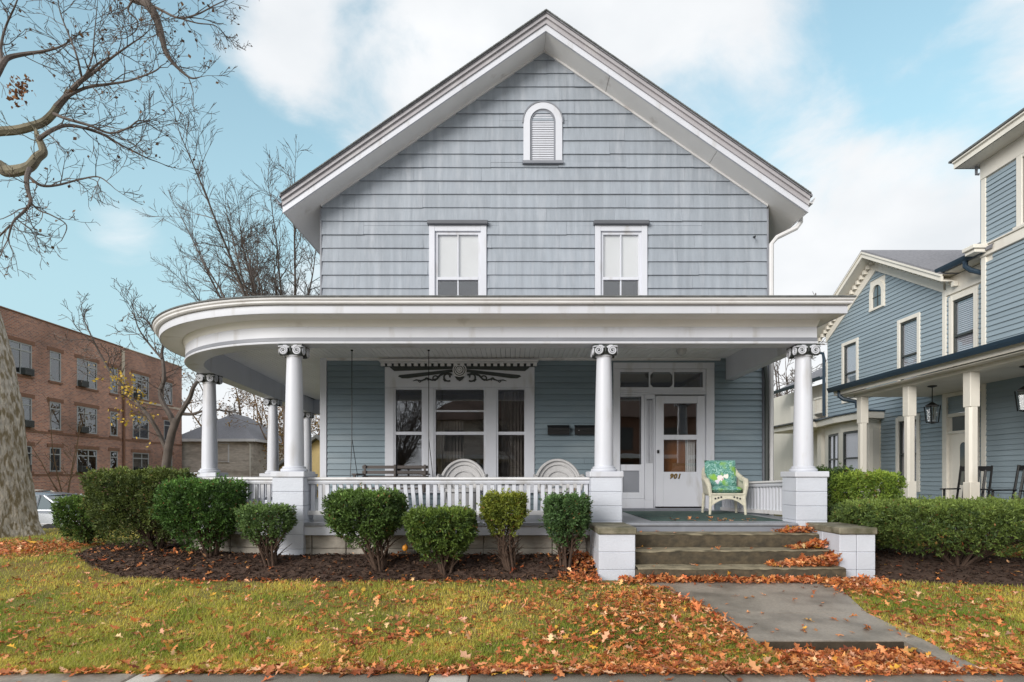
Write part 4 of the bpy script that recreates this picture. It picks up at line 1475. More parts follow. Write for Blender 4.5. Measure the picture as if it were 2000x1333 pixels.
# middle bay between gable and tower
mops = [(-14.25, -13.36, 3.7, 5.75), (-14.42, -13.32, .2, 3.4)]
wall(nb, FG, (-14.36, -12.7, .2, 6.0), [(-14.13, -13.46, 3.8, 5.6), (-14.2, -13.5, .5, 2.9)], M['cream'])
siding(nb, FG, (-14.33, -12.88, .45, 5.72), mops, M['blue'], 'clapboard', .112, 9, .02, (), .003, 10, .3)
window(nb, FG, -14.13, -13.48, 3.78, 5.56, CR, cas=.11, hbars=(4.7,), blind=(3.78, M['blind'], .05), sill=False, depth=.8, glass=M['glass_side'], slats=True)
MB(FG).cbox(-14.34, -12.88, 0, .04, 5.74, 6.15, .004).build('frieze', M['cream'], nb)
MB().box(10.25, BX, 12.8, 14.35, 6.18, 6.2).build('soffit', M['cream'], nb)
mb = MB()
mb.add([(10.2, 12.5, 6.30), (10.2, 14.0, 6.30), (13.2, 17.05, 7.95), (14.4, 17.05, 8.6), (14.4, 12.5, 8.6)], [(0, 1, 2, 3, 4)])
mb.add([(10.2, 12.5, 6.22), (10.2, 14.0, 6.22), (10.2, 14.0, 6.30), (10.2, 12.5, 6.30)], [(0, 1, 2, 3)])
mb.build('roof', M['roof'], nb)
gutter(nb, 10.24, 12.75, 14.1, 6.30, -1, M['dkblue'], w=.13)
mb = MB()
mb.tube([(10.2, 13.25, 6.2), (10.2, 13.25, 6.08), (10.28, 13.2, 5.98), (10.5, 13.08, 5.86), (10.52, 13.06, 5.7), (10.52, 13.06, 3.6)], .055, 8)
mb.build('downspout', M['dkblue'], nb, smooth=True)
# door bay under the porch
MB(FG).cbox(-14.42, -14.30, -.05, .05, .45, 3.36, .004).build('door_casing', M['cream'], nb)
MB(FG).cbox(-13.44, -13.32, -.05, .05, .45, 3.36, .004).build('door_casing', M['cream'], nb)
mb = MB(FG)
mb.cbox(-14.298, -13.442, -.05, .03, 2.78, 2.86, .004)
mb.cbox(-14.298, -13.442, -.05, .03, 2.38, 2.44, .004)
mb.build('transom_bar', M['cream'], nb)
MB(FG).box(-14.3, -13.44, -.03, -.02, 2.44, 2.78).build('transom_pane', M['carglass'], nb)
for k in range(5):
    MB(FG).prism([(.0, 2.87 + k * .1), (.018, 2.87 + k * .1), (.006, 2.968 + k * .1), (.0, 2.968 + k * .1)] if False else [(-.02, 2.87 + k * .1), (.014, 2.87 + k * .1), (.002, 2.968 + k * .1), (-.02, 2.968 + k * .1)], 0, -14.298, -13.442).build('clapboard', M['blue'], nb)
nd = MB(FG).cbox(-14.29, -13.45, -.05, -.01, .46, 2.375, .01).build('front_door', M['cream'], nb)
mb = MB(FG)
mb.prism([(-13.94, 1.15), (-13.72, 1.15)] + [(-13.83 + .11 * math.cos(math.pi * k / 10), 2.05 + .11 * math.sin(math.pi * k / 10)) for k in range(11)], 1, -.02, -.004)
mb.build('pane', M['carglass'], nd)
mb = MB(FG)
arch_ring(mb, -13.83, .11, .14, 2.05, 1.12, -.02, .004, 10)
mb.build('pane_frame', M['cream'], nd)
# tall wing
TX = 10.3
FT = ((TX, 0, 0), (0, -1, 0), (-1, 0, 0))
tops = [(-11.98, -10.8, 6.28, 7.95)]
wall(nb, FT, (-12.87, -4, .2, 8.2), [(-11.85, -10.95, 6.35, 7.8)], M['cream'])
siding(nb, FT, (-12.78, -8.5, .45, 6.12), [(-12.88, -12.6, 6, 6.2)], M['blue'], 'clapboard', .112, 9, .02, (), .003, 12, .5)
siding(nb, FT, (-12.78, -8.5, 6.36, 7.82), tops, M['blue'], 'clapboard', .105, 9, .02, (), .003, 13, .5)
MB(FT).cbox(-12.89, -12.77, -.1, .035, .3, 8.0, .004).build('corner_board', M['cream'], nb)
MB().box(10.3, 13.3, 12.87, 12.95, 6.0, 8.2).build('wall', M['blue'], nb)
MB(FT).cbox(-12.9, -4, 0, .06, 6.13, 6.34, .01).build('belt_course', M['cream'], nb)
MB(FT).cbox(-12.93, -4, 0, .09, 6.345, 6.38, .008).build('belt_cap', M['cream'], nb)
mb = MB()
mb.cbox(9.98, 10.29, 12.70, 12.98, 6.20, 6.27, .006)
mb.cbox(9.93, 10.29, 12.66, 13.0, 6.275, 6.36, .01)
mb.build('cornice_return', M['cream'], nb)
MB(FT).cbox(-12.9, -4, 0, .05, 7.84, 8.2, .006).build('frieze', M['cream'], nb)
window(nb, FT, -11.85, -10.95, 6.42, 7.78, CR, cas=.13, hbars=(7.1,), sill=True, depth=.8)
mb = MB()
mb.box(9.85, 10.3, 4, 13.1, 8.2, 8.22)
mb.build('soffit', M['cream'], nb)
mb = MB()
mb.prism([(9.84, 8.2), (9.87, 8.2), (9.87, 8.40), (9.82, 8.40), (9.80, 8.32), (9.84, 8.30)], 1, 4, 13.12)
mb.box(9.85, 13.8, 13.08, 13.12, 8.2, 8.40)
mb.build('eave_fascia', M['cream'], nb)
mb = MB()
mb.prism([(9.78, 8.405), (13.9, 10.5), (18, 8.405), (18, 8.36), (9.78, 8.365)], 1, 4, 13.2)
mb.build('roof', M['roof_dark'], nb)
mb = MB()
mb.tube([(10.22, 12.96, 8.18), (10.22, 12.96, 8.0), (10.27, 12.94, 8.0)], .03, 6)
mb.build('eave_bracket', M['grey_trim'], nb)
# front porch
mb = MB()
mb.prism([(8.12, 3.56), (8.12, 3.60), (BX, 4.28), (BX, 4.2)], 1, 5, 15.05)
mb.build('porch_roof', M['roof_dark'], nb)
mb = MB()
mb.prism([(8.20, 3.40), (8.24, 3.40), (8.24, 3.57), (8.16, 3.57), (8.18, 3.50), (8.20, 3.47)], 1, 5, 15.0)
mb.box(8.245, BX - .05, 14.96, 15.0, 3.40, 3.58)
mb.build('porch_fascia', M['cream'], nb)
gutter(nb, 8.155, 5, 15.05, 3.60, -1, M['dkblue'], w=.12)
MB().box(8.25, BX - .005, 5, 14.95, 3.37, 3.39).build('porch_ceiling', M['cream'], nb)
MB().cbox(8.47, 8.68, 5, 14.6, 3.3, 3.37, .006).build('porch_beam', M['cream'], nb)
mb = MB(FG)
mb.box(-14.3, -5, .0, .05, 3.27, 3.36)
mb.build('ceiling_moulding', M['cream'], nb)
MB().box(8.2, BX, 5, 14.95, .3, .45).build('porch_floor', M['grey_trim'], nb)
def npost(y):
    mb = MB()
    x = 8.575
    w = .092
    mb.cbox(x - w, x + w, y - w, y + w, .45, 1.25, .008)
    c = w * .42
    q = w * .93
    o8 = [(-q + c, -q), (q - c, -q), (q, -q + c), (q, q - c), (q - c, q), (-q + c, q), (-q, q - c), (-q, -q + c)]
    mb.prism([(x + a, y + b) for a, b in o8], 2, 1.25, 2.65)
    mb.cbox(x - w, x + w, y - w, y + w, 2.65, 3.3, .008)
    return mb.build('porch_post', M['cream'], nb)
for y in (14.4, 12.7, 10.99, 9.28):
    npost(y)
mb = MB()
mb.tube([(8.2, 14.75, 3.5), (8.2, 14.75, 3.36), (8.28, 14.7, 3.28), (8.5, 14.55, 3.2), (8.52, 14.53, 3.05)], .05, 8)
mb.build('downspout', M['dkblue'], nb, smooth=True)
# bay window
bay = [(BX, 16.95), (10.2, 16.82), (10.2, 18.25), (10.5, 19.75), (BX, 19.75)]
mb = MB()
mb.prism(bay, 2, 2.72, 3.0)
bw = mb.build('bay_window', M['cream'], nb)
MB().prism(bay, 2, .2, 1.0).build('base', M['cream'], bw)
mb = MB()
mb.prism([(BX, 16.74), (9.98, 16.6), (9.98, 18.3), (10.3, 20.05), (BX, 20.05)], 2, 3.01, 3.2)
mb.build('cornice', M['cream'], bw)
mb = MB()
mb.prism([(BX, 16.7), (9.93, 16.55), (9.93, 18.32), (10.26, 20.1), (BX, 20.1)], 2, 3.205, 3.24)
mb.build('roof', M['dkblue'], bw)
def bface(p0, p1, posts, wins):
    a, b = Vector((*p0, 0)), Vector((*p1, 0))
    u = (b - a).normalized()
    fr = (a, u, Vector((u.y, -u.x, 0)))
    for (q0, q1) in posts:
        MB(fr).cbox(q0, q1, -.12, .0, 1.0, 2.72, .006).build('post', M['cream'], bw)
    for (q0, q1, vb) in wins:
        window(bw, fr, q0, q1, 1.0, 2.70, CR, cas=0, sash=.05, hbars=(1.9,), vbars=vb, blind=(1.0, M['blind'], .08), sill=False, depth=.5, name='window', room=False, glass=M['glass_side'])
bface((10.5, 19.75), (10.2, 18.25), [(0, .35), (1.28, 1.53)], [(.35, 1.28, (.815,))])
bface((10.2, 18.25), (10.2, 16.82), [(.0, .12), (1.25, 1.43)], [(.12, 1.25, ())])
bface((10.2, 16.82), (BX, 16.95), [(0, .42)], [])
# rear wing with balcony and low porch roof
mb = MB()
mb.box(11.2, 15, 19.8, 27, .2, 4.7)
mb.box(10.6, 11.2, 20.6, 22.4, 3.1, 4.0)
rw = mb.build('rear_wing', M['cream'], nb)
MB().box(9.95, 11.3, 19.9, 23.0, 3.02, 3.2).build('porch_fascia', M['cream'], nb)
MB().prism([(9.85, 3.2), (9.85, 3.25), (11.3, 3.45), (11.3, 3.4)], 1, 19.85, 23.1).build('porch_roof', M['roof_dark'], nb)
mb = MB()
mb.prism([(10.5, 4.66), (10.5, 4.74), (12.8, 5.9), (12.8, 5.8)], 1, 19.9, 23.6)
mb.build('roof', M['roof'], nb)
gutter(nb, 10.5, 19.9, 23.6, 4.74, -1, M['dkblue'])
mb = MB()
mb.cbox(10.55, 10.62, 19.95, 20.6, 4.02, 4.08, .004)
mb.cbox(10.55, 10.62, 19.95, 20.6, 3.52, 3.57, .004)
for k in range(7):
    mb.box(10.57, 10.6, 20.0 + k * .09, 20.04 + k * .09, 3.57, 4.02)
mb.build('balcony_railing', M['cream'], nb)
for (y0, y1) in ((19.95, 20.3), (20.45, 20.7)):
    MB().box(11.18, 11.199, y0, y1, 3.5, 4.5).build('window', M['carglass'], nb)
MB().box(10.58, 10.599, 21.2, 21.9, 3.45, 3.85).build('window', M['glass_far'], nb)
MB().box(10.55, 10.7, 20.1, 20.35, .3, 3.0).build('porch_post', M['cream'], nb)

# porch lanterns
def lantern(x, y, zc, label):
    t = thing('hanging_lantern', label, 'lantern', (x, y, zc), 'porch lanterns of the blue house')
    mb = MB()
    mb.lathe((x, y, 0), [(.09, zc), (.09, zc - .02), (.02, zc - .04)], 12)
    mb.tube([(x, y, zc - .02), (x, y, zc - .42)], .010, 6)
    mb.build('rod', M['black'], t)
    z1, z0 = zc - .42, zc - .82
    f = MB()
    f.lathe((x, y, 0), [(.02, z1 + .06), (.16, z1 - .02), (.16, z1 - .04)], 4)
    for a in range(4):
        ang = math.pi / 4 + a * math.pi / 2
        q = Vector((math.cos(ang), math.sin(ang), 0))
        f.tube([(x + q.x * .15, y + q.y * .15, z1 - .03), (x + q.x * .11, y + q.y * .11, z0)], .011, 4)
    f.lathe((x, y, 0), [(.12, z0), (.125, z0 + .015), (.03, z0 - .02)], 4)
    f.build('lantern_frame', M['black'], t)
    g = MB()
    g.lathe((x, y, 0), [(.135, z1 - .05), (.10, z0 + .01)], 4, cap=False)
    g.build('lantern_glass', M['clear'], t)
lantern(9.35, 13.1, 3.37, 'black porch lantern hanging just left of the middle blue-house post')
lantern(9.35, 10.72, 3.37, 'black porch lantern at the right edge of the blue house porch')

# rocking chairs
def rocker(loc, rz, label):
    t = thing('rocking_chair', label, 'rocking chair', loc, 'black rocking chairs on the blue house porch', local=True)
    m = M['black']
    MB().cbox(-.26, .26, -.24, .24, .40, .43, .01).build('seat', m, t)
    for sx in (-1, 1):
        x = sx * .27
        b = MB()
        b.tube([(x, .20, .10), (x, .24, .45), (x, .33, .80), (x, .40, 1.12)], [.02, .022, .022, .02], 6)
        b.build('back_post', m, t, True)
        MB().tube([(x, -.24, .08), (x, -.24, .64)], .022, 6).build('leg', m, t, True)
        MB().cbox(x - .05, x + .05, -.32, .30, .64, .665, .008).build('arm', m, t)
        MB().tube([(x, -.42, .09), (x, -.22, .04), (x, .05, .02), (x, .3, .05), (x, .52, .14)], .02, 6).build('rocker', m, t, True)
        mb = MB()
        for z in (.2, .3):
            mb.tube([(x, -.24, z), (x, .22, z)], .012, 5)
        mb.build('stretcher', m, t)
    mb = MB()
    mb.M = Matrix.Translation((0, .395, 1.06)) @ Matrix.Rotation(-.22, 4, 'X')
    mb.cbox(-.25, .25, -.012, .012, -.05, .05, .004)
    mb.build('top_rail', m, t)
    for k in range(4):
        u = -.165 + k * .11
        MB().tube([(u, .25, .46), (u, .32, .75), (u, .39, 1.03)], .024, 5).build('slat', m, t, True)
    t.rotation_euler = (0, 0, rz)
    return t
rocker((9.02, 11.7, .45), math.radians(-62), 'black slatted rocking chair by the blue house door, behind the post')
rocker((9.12, 10.6, .45), math.radians(-75), 'black rocking chair cut off by the right edge of the photo')

# ------------------------------------------------------------------ things on our porch
# swing
sw_ = thing('porch_swing', 'dark slatted porch swing hanging on chains left of the triple window', 'porch swing', (-2.03, 10.0, 1.15))
m = M['wood_grey']
for k in range(3):
    MB().cbox(-2.6, -1.46, 10.22, 10.245, 1.31 + k * .09, 1.365 + k * .09, .004).build('back_slat', m, sw_)
for k in range(5):
    MB().cbox(-2.6, -1.46, 9.72 + k * .1, 9.80 + k * .1, 1.14, 1.162, .004).build('seat_slat', m, sw_)
for x in (-2.55, -2.03, -1.51):
    MB().cbox(x - .018, x + .018, 10.19, 10.22, 1.1, 1.56, .003).build('back_post', m, sw_)
    MB().cbox(x - .018, x + .018, 9.70, 10.25, 1.08, 1.138, .003).build('seat_bearer', m, sw_)
for x in (-2.6, -1.46):
    MB().cbox(x - .04, x + .04, 9.68, 10.22, 1.38, 1.405, .004).build('arm', m, sw_)
    MB().cbox(x - .02, x + .02, 9.70, 9.74, 1.1, 1.38, .004).build('arm_post', m, sw_)
for x in (-2.70, -1.405):
    mb = MB()
    mb.tube([(x, 9.93, 3.49), (x, 9.93, 2.0)], .007, 5)
    mb.tube([(x, 9.93, 2.0), (x + .02, 9.72, 1.12)], .006, 5)
    mb.tube([(x, 9.93, 2.0), (x + .06, 10.2, 1.12)], .006, 5)
    mb.lathe((x, 9.93, 3.47), [(.02, 0), (.022, .02)], 8)
    mb.build('chain', M['black'], sw_)
# round-backed wicker chairs
def wicker_round(x, y, label):
    t = thing('wicker_chair', label, 'wicker chair', (x, y, .74), 'white round-backed wicker chairs behind the railing', local=True)
    m = M['wicker_w']
    # curved fan back
    mb = MB()
    rows = []
    for i in range(9):
        r = i / 8
        row = []
        for k in range(29):
            a = -.35 + (math.pi + .7) * k / 28
            u, z = .36 * r * math.cos(a), .48 + .40 * r * math.sin(a)
            row.append((u, .22 - .35 * u * u + (z - .48) * .18 - .02 * r, z))
        rows.append(row)
    mb.grid(rows)
    b = mb.build('back', m, t, smooth=True)
    rim = MB()
    for r, rd in ((1.0, .024), (.82, .010), (.55, .008)):
        pts = []
        for k in range(37):
            a = -.35 + (math.pi + .7) * k / 36
            u, z = .36 * r * math.cos(a), .48 + .40 * r * math.sin(a)
            pts.append((u, .215 - .35 * u * u + (z - .48) * .18 - .02 * r - .012, z))
        rim.tube(pts, rd, 6)
    rim.build('rim', m, t, smooth=True)
    MB().lathe((0, -.02, 0), [(.30, .36), (.33, .38), (.33, .42), (.28, .435)], 24).build('seat', m, t, smooth=True)
    mb = MB()
    mb.lathe((0, -.02, 0), [(.31, .36), (.27, .2), (.29, .08)], 24, cap=False)
    mb.build('skirt', m, t, smooth=True)
    for sx in (-1, 1):
        mb = MB()
        mb.tube([(sx * .34, .2, .60), (sx * .38, 0, .63), (sx * .36, -.25, .6), (sx * .31, -.28, .40)], .028, 7)
        mb.build('arm', m, t, smooth=True)
        for sy in (-.24, .2):
            MB().tube([(sx * .25, sy, .38), (sx * .27, sy * 1.1, .0)], .022, 6).build('leg', m, t)
    return t
wicker_round(-.78, 9.3, 'white round-backed wicker chair in front of the middle window pane')
wicker_round(.74, 9.3, 'white round-backed wicker chair below the two black mailboxes')
# cream wicker armchair with tropical cushion
LX, LY = 3.45, 9.62
ch = thing('wicker_armchair', 'cream wicker armchair beside the front door', 'armchair', (LX, LY, .74), local=True)
m = M['wicker_c']
MB().cbox(-.25, .25, -.26, .24, .30, .35, .012).build('seat', m, ch)
for sx in (-1, 1):
    for sy, nm in ((-.27, 0), (.24, 1)):
        MB().tube([(sx * .255, sy, .34), (sx * .265, sy * 1.03, .15), (sx * .275, sy * 1.06, .0)], [.026, .024, .019], 8).build('leg', m, ch, smooth=True)
    mb = MB()
    mb.tube([(sx * .26, -.27, .30), (sx * .285, -.28, .46), (sx * .30, -.2, .545), (sx * .30, 0, .57), (sx * .27, .2, .66), (sx * .25, .27, .74)], [.03, .036, .045, .045, .035, .028], 8)
    rows = [[(sx * .268, -.25 + .5 * k / 8, .33) for k in range(9)], [(sx * .29, -.25 + .5 * k / 8, .50 + .1 * (k / 8) ** 2) for k in range(9)]]
    mb.grid(rows)
    mb.build('arm', m, ch, smooth=True)
mb = MB()
rows = []
for z, w, y in ((.33, .25, .22), (.5, .265, .25), (.68, .265, .29), (.79, .245, .31)):
    rows.append([(w * math.sin(-1.57 + 3.14 * k / 10), y - .02 + .03 * (1 - abs(k - 5) / 5), z) for k in range(11)])
mb.grid(rows)
mb.tube([(-.25, .27, .74), (-.2, .31, .80), (0, .33, .81), (.2, .31, .80), (.25, .27, .74)], .02, 7)
mb.build('back', m, ch, smooth=True)
mb = MB()
top_ = [(-.25, .33), (.25, .33)]
n = 18
vs, fs = [], []
for k in range(n + 1):
    u = -.255 + .51 * k / n
    zl = .15 + .115 * (1 - (u / .255) ** 2)
    for (d, z) in ((-.285, .335), (-.285, zl), (-.262, .335), (-.262, zl)):
        vs.append((u, d, z))
for k in range(n):
    a, b = k * 4, k * 4 + 4
    fs += [(a, b, b + 1, a + 1), (a + 2, a + 3, b + 3, b + 2), (a + 1, b + 1, b + 3, a + 3)]
mb.add(vs, fs)
mb.tube([(-.255, -.29, .16)] + [(-.255 + .51 * k / 12, -.29, .15 + .115 * (1 - (-1 + k / 6) ** 2)) for k in range(13)], .011, 5)
mb.tube([(-.26, -.29, .335), (.26, -.29, .335)], .016, 6)
apron = mb.build('apron', m, ch, smooth=True)
mb = MB()
for sg in (-1, 1):
    for q in range(3):
        mb.lathe((sg * (.10 + q * .045), -.287, .288 - q * .012), [(.016, -.004), (.001, -.006)], 6, ax=1)
mb.build('weave_opening', M['black'], ch)
ch.rotation_euler = (0, 0, math.radians(-6))
cu = thing('seat_cushion', 'green tropical-print cushion lying in the cream wicker armchair', 'cushion', (LX, LY, 1.09), local=True)
def pillow(mb, w, h, t, Mx, n=10):
    rows = {}
    for side in (1, -1):
        g = []
        for i in range(n + 1):
            r = []
            for j in range(n + 1):
                u, v = -1 + 2 * i / n, -1 + 2 * j / n
                e = (1 - abs(u) ** 6) * (1 - abs(v) ** 6)
                r.append(Mx @ Vector((u * w / 2, v * h / 2, side * t / 2 * e ** .4)))
            g.append(r)
        mb.grid(g)
mb = MB()
pillow(mb, .50, .50, .11, Matrix.Translation((0, -.03, .055)))
mb.build('seat_pad', M['floral'], cu, smooth='all')
mb = MB()
pillow(mb, .50, .46, .12, Matrix.Translation((0, .18, .31)) @ Matrix.Rotation(math.radians(78), 4, 'X'))
mb.build('back_pad', M['floral'], cu, smooth='all')
cu.rotation_euler = (0, 0, math.radians(-6))
# rug, mailboxes, porch light, spring bag hook
mb = MB()
mb.cbox(1.93, 3.75, 8.15, 10.3, .7415, .750, .003)
tag(mb.build('porch_rug', M['rug'], loc=(2.8, 9.2, .742)), 'worn green rug covering the porch floor before the door', 'rug')
def mailbox(x0, x1, label, badge=False):
    t = thing('mailbox', label, 'mailbox', ((x0 + x1) / 2, YW - .02, 2.12), 'black wall mailboxes')
    mb = MB(FR)
    mb.prism([(.02, 2.12), (.11, 2.12), (.12, 2.24), (.02, 2.29)], 0, x0, x1)
    mb.build('box', M['black'], t)
    mb = MB(FR)
    mb.prism([(.02, 2.292), (.125, 2.242), (.13, 2.20), (.126, 2.20), (.121, 2.245), (.02, 2.30)], 0, x0 - .006, x1 + .006)
    mb.build('lid', M['black'], t)
    if badge:
        MB(FR).lathe((x0 + .07, .118, 2.20), [(.014, 0), (.012, .006), (.001, .007)], 10, ax=1).build('latch', M['rim'], t)
mailbox(.655, 1.045, 'black wall mailbox in clear view right of the triple window')
mailbox(1.15, 1.53, 'black wall mailbox partly hidden by the middle porch column', True)
pl = thing('porch_light', 'round frosted ceiling light on the porch ceiling before the door', 'ceiling light', (2.8, 9.73, 3.49))
MB().lathe((2.8, 9.73, 3.49), [(.09, 0), (.095, -.02), (.085, -.03)], 24).build('light_base', M['white_old'], pl, smooth=True)
MB().lathe((2.8, 9.73, 3.46), [(.082, 0), (.085, -.03), (.07, -.075), (.04, -.10), (.002, -.108)], 24).build('globe', M['globe'], pl, smooth=True)

# ------------------------------------------------------------------ brick apartment building
bb = thing('apartment_building', 'three-storey red brick apartment building on the left', 'building', (-27.7, 42, -.6))
QX = -27.7
FB = ((QX, 0, 0), (0, 1, 0), (1, 0, 0))          # u = Y
wins = []
for (ya, yb, kind) in ((32.2, 33.96, 'w'), (35.28, 36.15, 'n'), (37.48, 39.3, 'w'), (40.6, 41.35, 'n'), (43.0, 44.9, 'w'), (46.85, 48.0, 'n'), (28.5, 29.4, 'n'), (24.6, 26.4, 'w')):
    for (z0, z1, fl) in ((7.1, 9.0, 3), (4.15, 5.95, 2), (1.62, 3.2, 1)):
        if kind == 'w' and fl == 1 and ya == 32.2:
            pass
        wins.append((ya, yb, z0, z1 - .1, kind, fl))
wall(bb, FB, (20, 49.4, -1, 10.5), [w[:4] for w in wins], M['brick'], 'wall', (), .3)
MB().box(-42, QX - .31, 20, 49.4, -1, 10.3).build('rear_wall', M['brick'], bb)
MB().box(-42, QX, 49.15, 49.4, -1, 10.5).build('end_wall', M['brick'], bb)
MB(FB).cbox(20, 41.9, -.35, .05, 10.5, 10.58, .01).build('coping', M['lintel'], bb)
MB(FB).cbox(42.0, 49.45, -.35, .05, 10.5, 10.56, .01).build('coping', M['limestone'], bb)
MB(FB).box(42.6, 49.4, 0, .05, 6.86, 7.02).build('stone_band', M['limestone'], bb)
for z in (4.02, 1.5):
    MB(FB).box(20, 49.4, 0, .05, z - .1, z).build('brick_band', M['lintel'], bb)
MB(FB).cbox(41.75, 42.05, 0, .06, 7.2, 10.3, .01).build('stained_strip', M['limestone'], bb)
MB(FB).tube([(41.9, .1, 7.2), (41.9, .1, -.6)], .08, 6).build('downpipe', M['lintel'], bb)
gm = M['glass_far']
M['drawn_blind'] = pm('drawn_blind', (.26, .27, .275), .8, .1, 1, bump=0, orand=.45)
frame_m = pm('grey_window_frame', (.30, .31, .31), .5, .05)
for i, (ya, yb, z0, z1, kind, fl) in enumerate(wins):
    tz = z1 - .42
    vb = ((ya + yb) / 2 - (.12 if i % 2 else -.12),) if kind == 'w' else ()
    b = R.random()
    w = window(bb, FB, ya, yb, z0, z1, (frame_m, frame_m), cas=0, sash=.07, hbars=(tz,), vbars=vb, sill=False, depth=.5, glass=gm, blind=((z0 + (z1 - z0) * R.choice([.0, .35, .7, .7]), M['drawn_blind'], .12) if b < .5 else None), bar=.08, room=False)
    MB(FB).box(ya - .1, yb + .1, -.05, .07, z0 - .12, z0 - .002).build('sill', M['lintel'], w)
    MB(FB).box(ya - .2, yb + .2, 0, .03, z1 + .002, z1 + .22).build('lintel', M['lintel'], w)
    MB(FB).box(ya, yb, -.29, -.28, z0, z1).build('backing', M['room'], w)
def ac(y0, z0, label):
    t = thing('air_conditioner', label, 'air conditioner', (QX + .2, y0 + .35, z0), 'window air conditioners of the brick building')
    MB(FB).cbox(y0, y0 + .64, -.05, .28, z0, z0 + .40, .02).build('housing', M['dark_trim'], t)
    mb = MB(FB)
    for k in range(7):
        mb.box(y0 + .05, y0 + .59, .28, .29, z0 + .04 + k * .048, z0 + .062 + k * .048)
    mb.build('grille', M['black'], t)
for (y, z, l) in ((33.2, 7.1, 'dark window air conditioner on the top floor, nearest the pale tree trunk'),
                  (33.2, 4.15, 'dark window air conditioner on the middle floor, nearest the pale tree trunk'),
                  (33.0, 1.62, 'dark window air conditioner on the lowest floor, nearest the pale tree trunk'),
                  (37.56, 7.1, 'dark air conditioner in the second wide window on the top floor'),
                  (37.56, 4.15, 'dark air conditioner in the second wide window on the middle floor'),
                  (37.56, 1.62, 'dark air conditioner in the second wide window on the lowest floor'),
                  (43.1, 7.1, 'dark air conditioner in the top-floor window behind the yellow leaves'),
                  (43.3, 1.62, 'dark air conditioner in the lowest window left of the forked tree trunk')):
    ac(y, z, l)

# ------------------------------------------------------------------ houses behind
th = thing('tan_house', 'tan sided two-storey house with grey hip roof seen between the left columns', 'house', (-24.5, 52, -1))
FA = ((0, 50, 0), (1, 0, 0), (0, -1, 0))
mb = MB(FA)
for k in range(24):
    z = -1 + k * .23
    mb.prism([(.0, z), (.05, z), (.01, z + .23), (.0, z + .23)], 0, -28.2, -22.1)
mb.fr = ((-22.1, 50, 0), (0, 1, 0), (1, 0, 0))
for k in range(24):
    z = -1 + k * .23
    mb.prism([(.0, z), (.05, z), (.01, z + .23), (.0, z + .23)], 0, 0, 9)
mb.fr = None
mb.box(-28.2, -22.1, 50, 59, -1.5, 4.5)
mb.build('wall', M['tan'], th)
mb = MB()
e0, e1, y0, y1, ze, zr = -28.7, -21.6, 49.5, 59.5, 4.5, 7.0
mb.add([(e0, y0, ze), (e1, y0, ze), (e1, y1, ze), (e0, y1, ze), (-25.1, 53, zr), (-25.1, 56, zr)], [(0, 1, 4), (1, 2, 5, 4), (2, 3, 5), (3, 0, 4, 5), (0, 3, 2, 1)])
mb.build('roof', M['roof'], th)
mb = MB()
mb.box(e0, e1, y0 - .05, y0, ze - .22, ze)
mb.box(e1, e1 + .05, y0, y1, ze - .22, ze)
mb.build('eave_fascia', M['white_old'], th)
for (x0, x1, z0, z1) in ((-24.95, -24.1, 2.6, 4.1), (-26.0, -25.2, -.4, .85), (-25.1, -24.3, -.4, .85)):
    window(th, FA, x0, x1, z0, z1, (M['white_old'], M['white_old']), cas=.1, proud=.09, hbars=((z0 + z1) / 2,), sill=True, depth=.4, glass=M['glass_far'], blind=(z0, M['room'], .06), room=False)
window(th, ((-22.1, 50, 0), (0, 1, 0), (1, 0, 0)), 3, 4.4, 2.4, 4.0, (M['white_old'], M['white_old']), cas=.1, proud=.09, hbars=(3.2,), depth=.4, glass=M['glass_far'], blind=(2.4, M['blind'], .06), room=False)
MB().tube([(-22.6, 49.85, 4.4), (-22.2, 49.9, 4.1), (-22.2, 49.9, -1)], .05, 6).build('downspout', M['cream'], th)
mb = MB()
mb.box(-30, -25.6, 47.5, 50, -.2, .25)
mb.box(-30, -25.6, 47.6, 50, -1.5, -.8)
for x in (-29.8, -28, -26):
    mb.box(x, x + .2, 47.6, 47.8, -.8, -.2)
mb.build('front_porch', M['white_old'], th)

yh = thing('yellow_house', 'small yellow gabled house glimpsed left of the corner board', 'house', (-15.4, 45, -1))
mb = MB()
mb.prism([(-18.6, -1), (-11, -1), (-11, 1.4), (-14.8, 4.2), (-18.6, 1.4)], 1, 45, 52)
mb.build('wall', M['yellow'], yh)
mb = MB()
mb.prism([(-19.1, 1.05), (-14.8, 4.25), (-10.5, 1.05), (-10.5, 1.3), (-14.8, 4.5), (-19.1, 1.3)], 1, 44.4, 52)
mb.build('roof', M['roof_dark'], yh)
mb = MB()
mb.prism([(-18.0, .3), (-11.4, .3), (-11.4, .45), (-18.0, .7)], 1, 44, 45)
mb.build('porch_roof', M['roof_dark'], yh)
MB().box(-16.4, -15.6, 44.97, 44.998, 1.0, 2.0).build('window', M['carglass'], yh)

gr = thing('garage', 'pale grey garage behind the bare tree between the two houses', 'garage', (16, 34, -.4))
MB().box(14.5, 24, 34, 42, -1, 2.6).build('wall', M['pale_wall'], gr)
mb = MB()
mb.prism([(14.2, 2.55), (19.2, 5.0), (24.3, 2.55), (24.3, 2.7), (19.2, 5.2), (14.2, 2.7)], 1, 33.6, 42.4)
mb.build('roof', M['roof'], gr)
MB().box(15.4, 18.4, 33.96, 33.998, -.6, 1.8).build('garage_door', M['white_old'], gr)

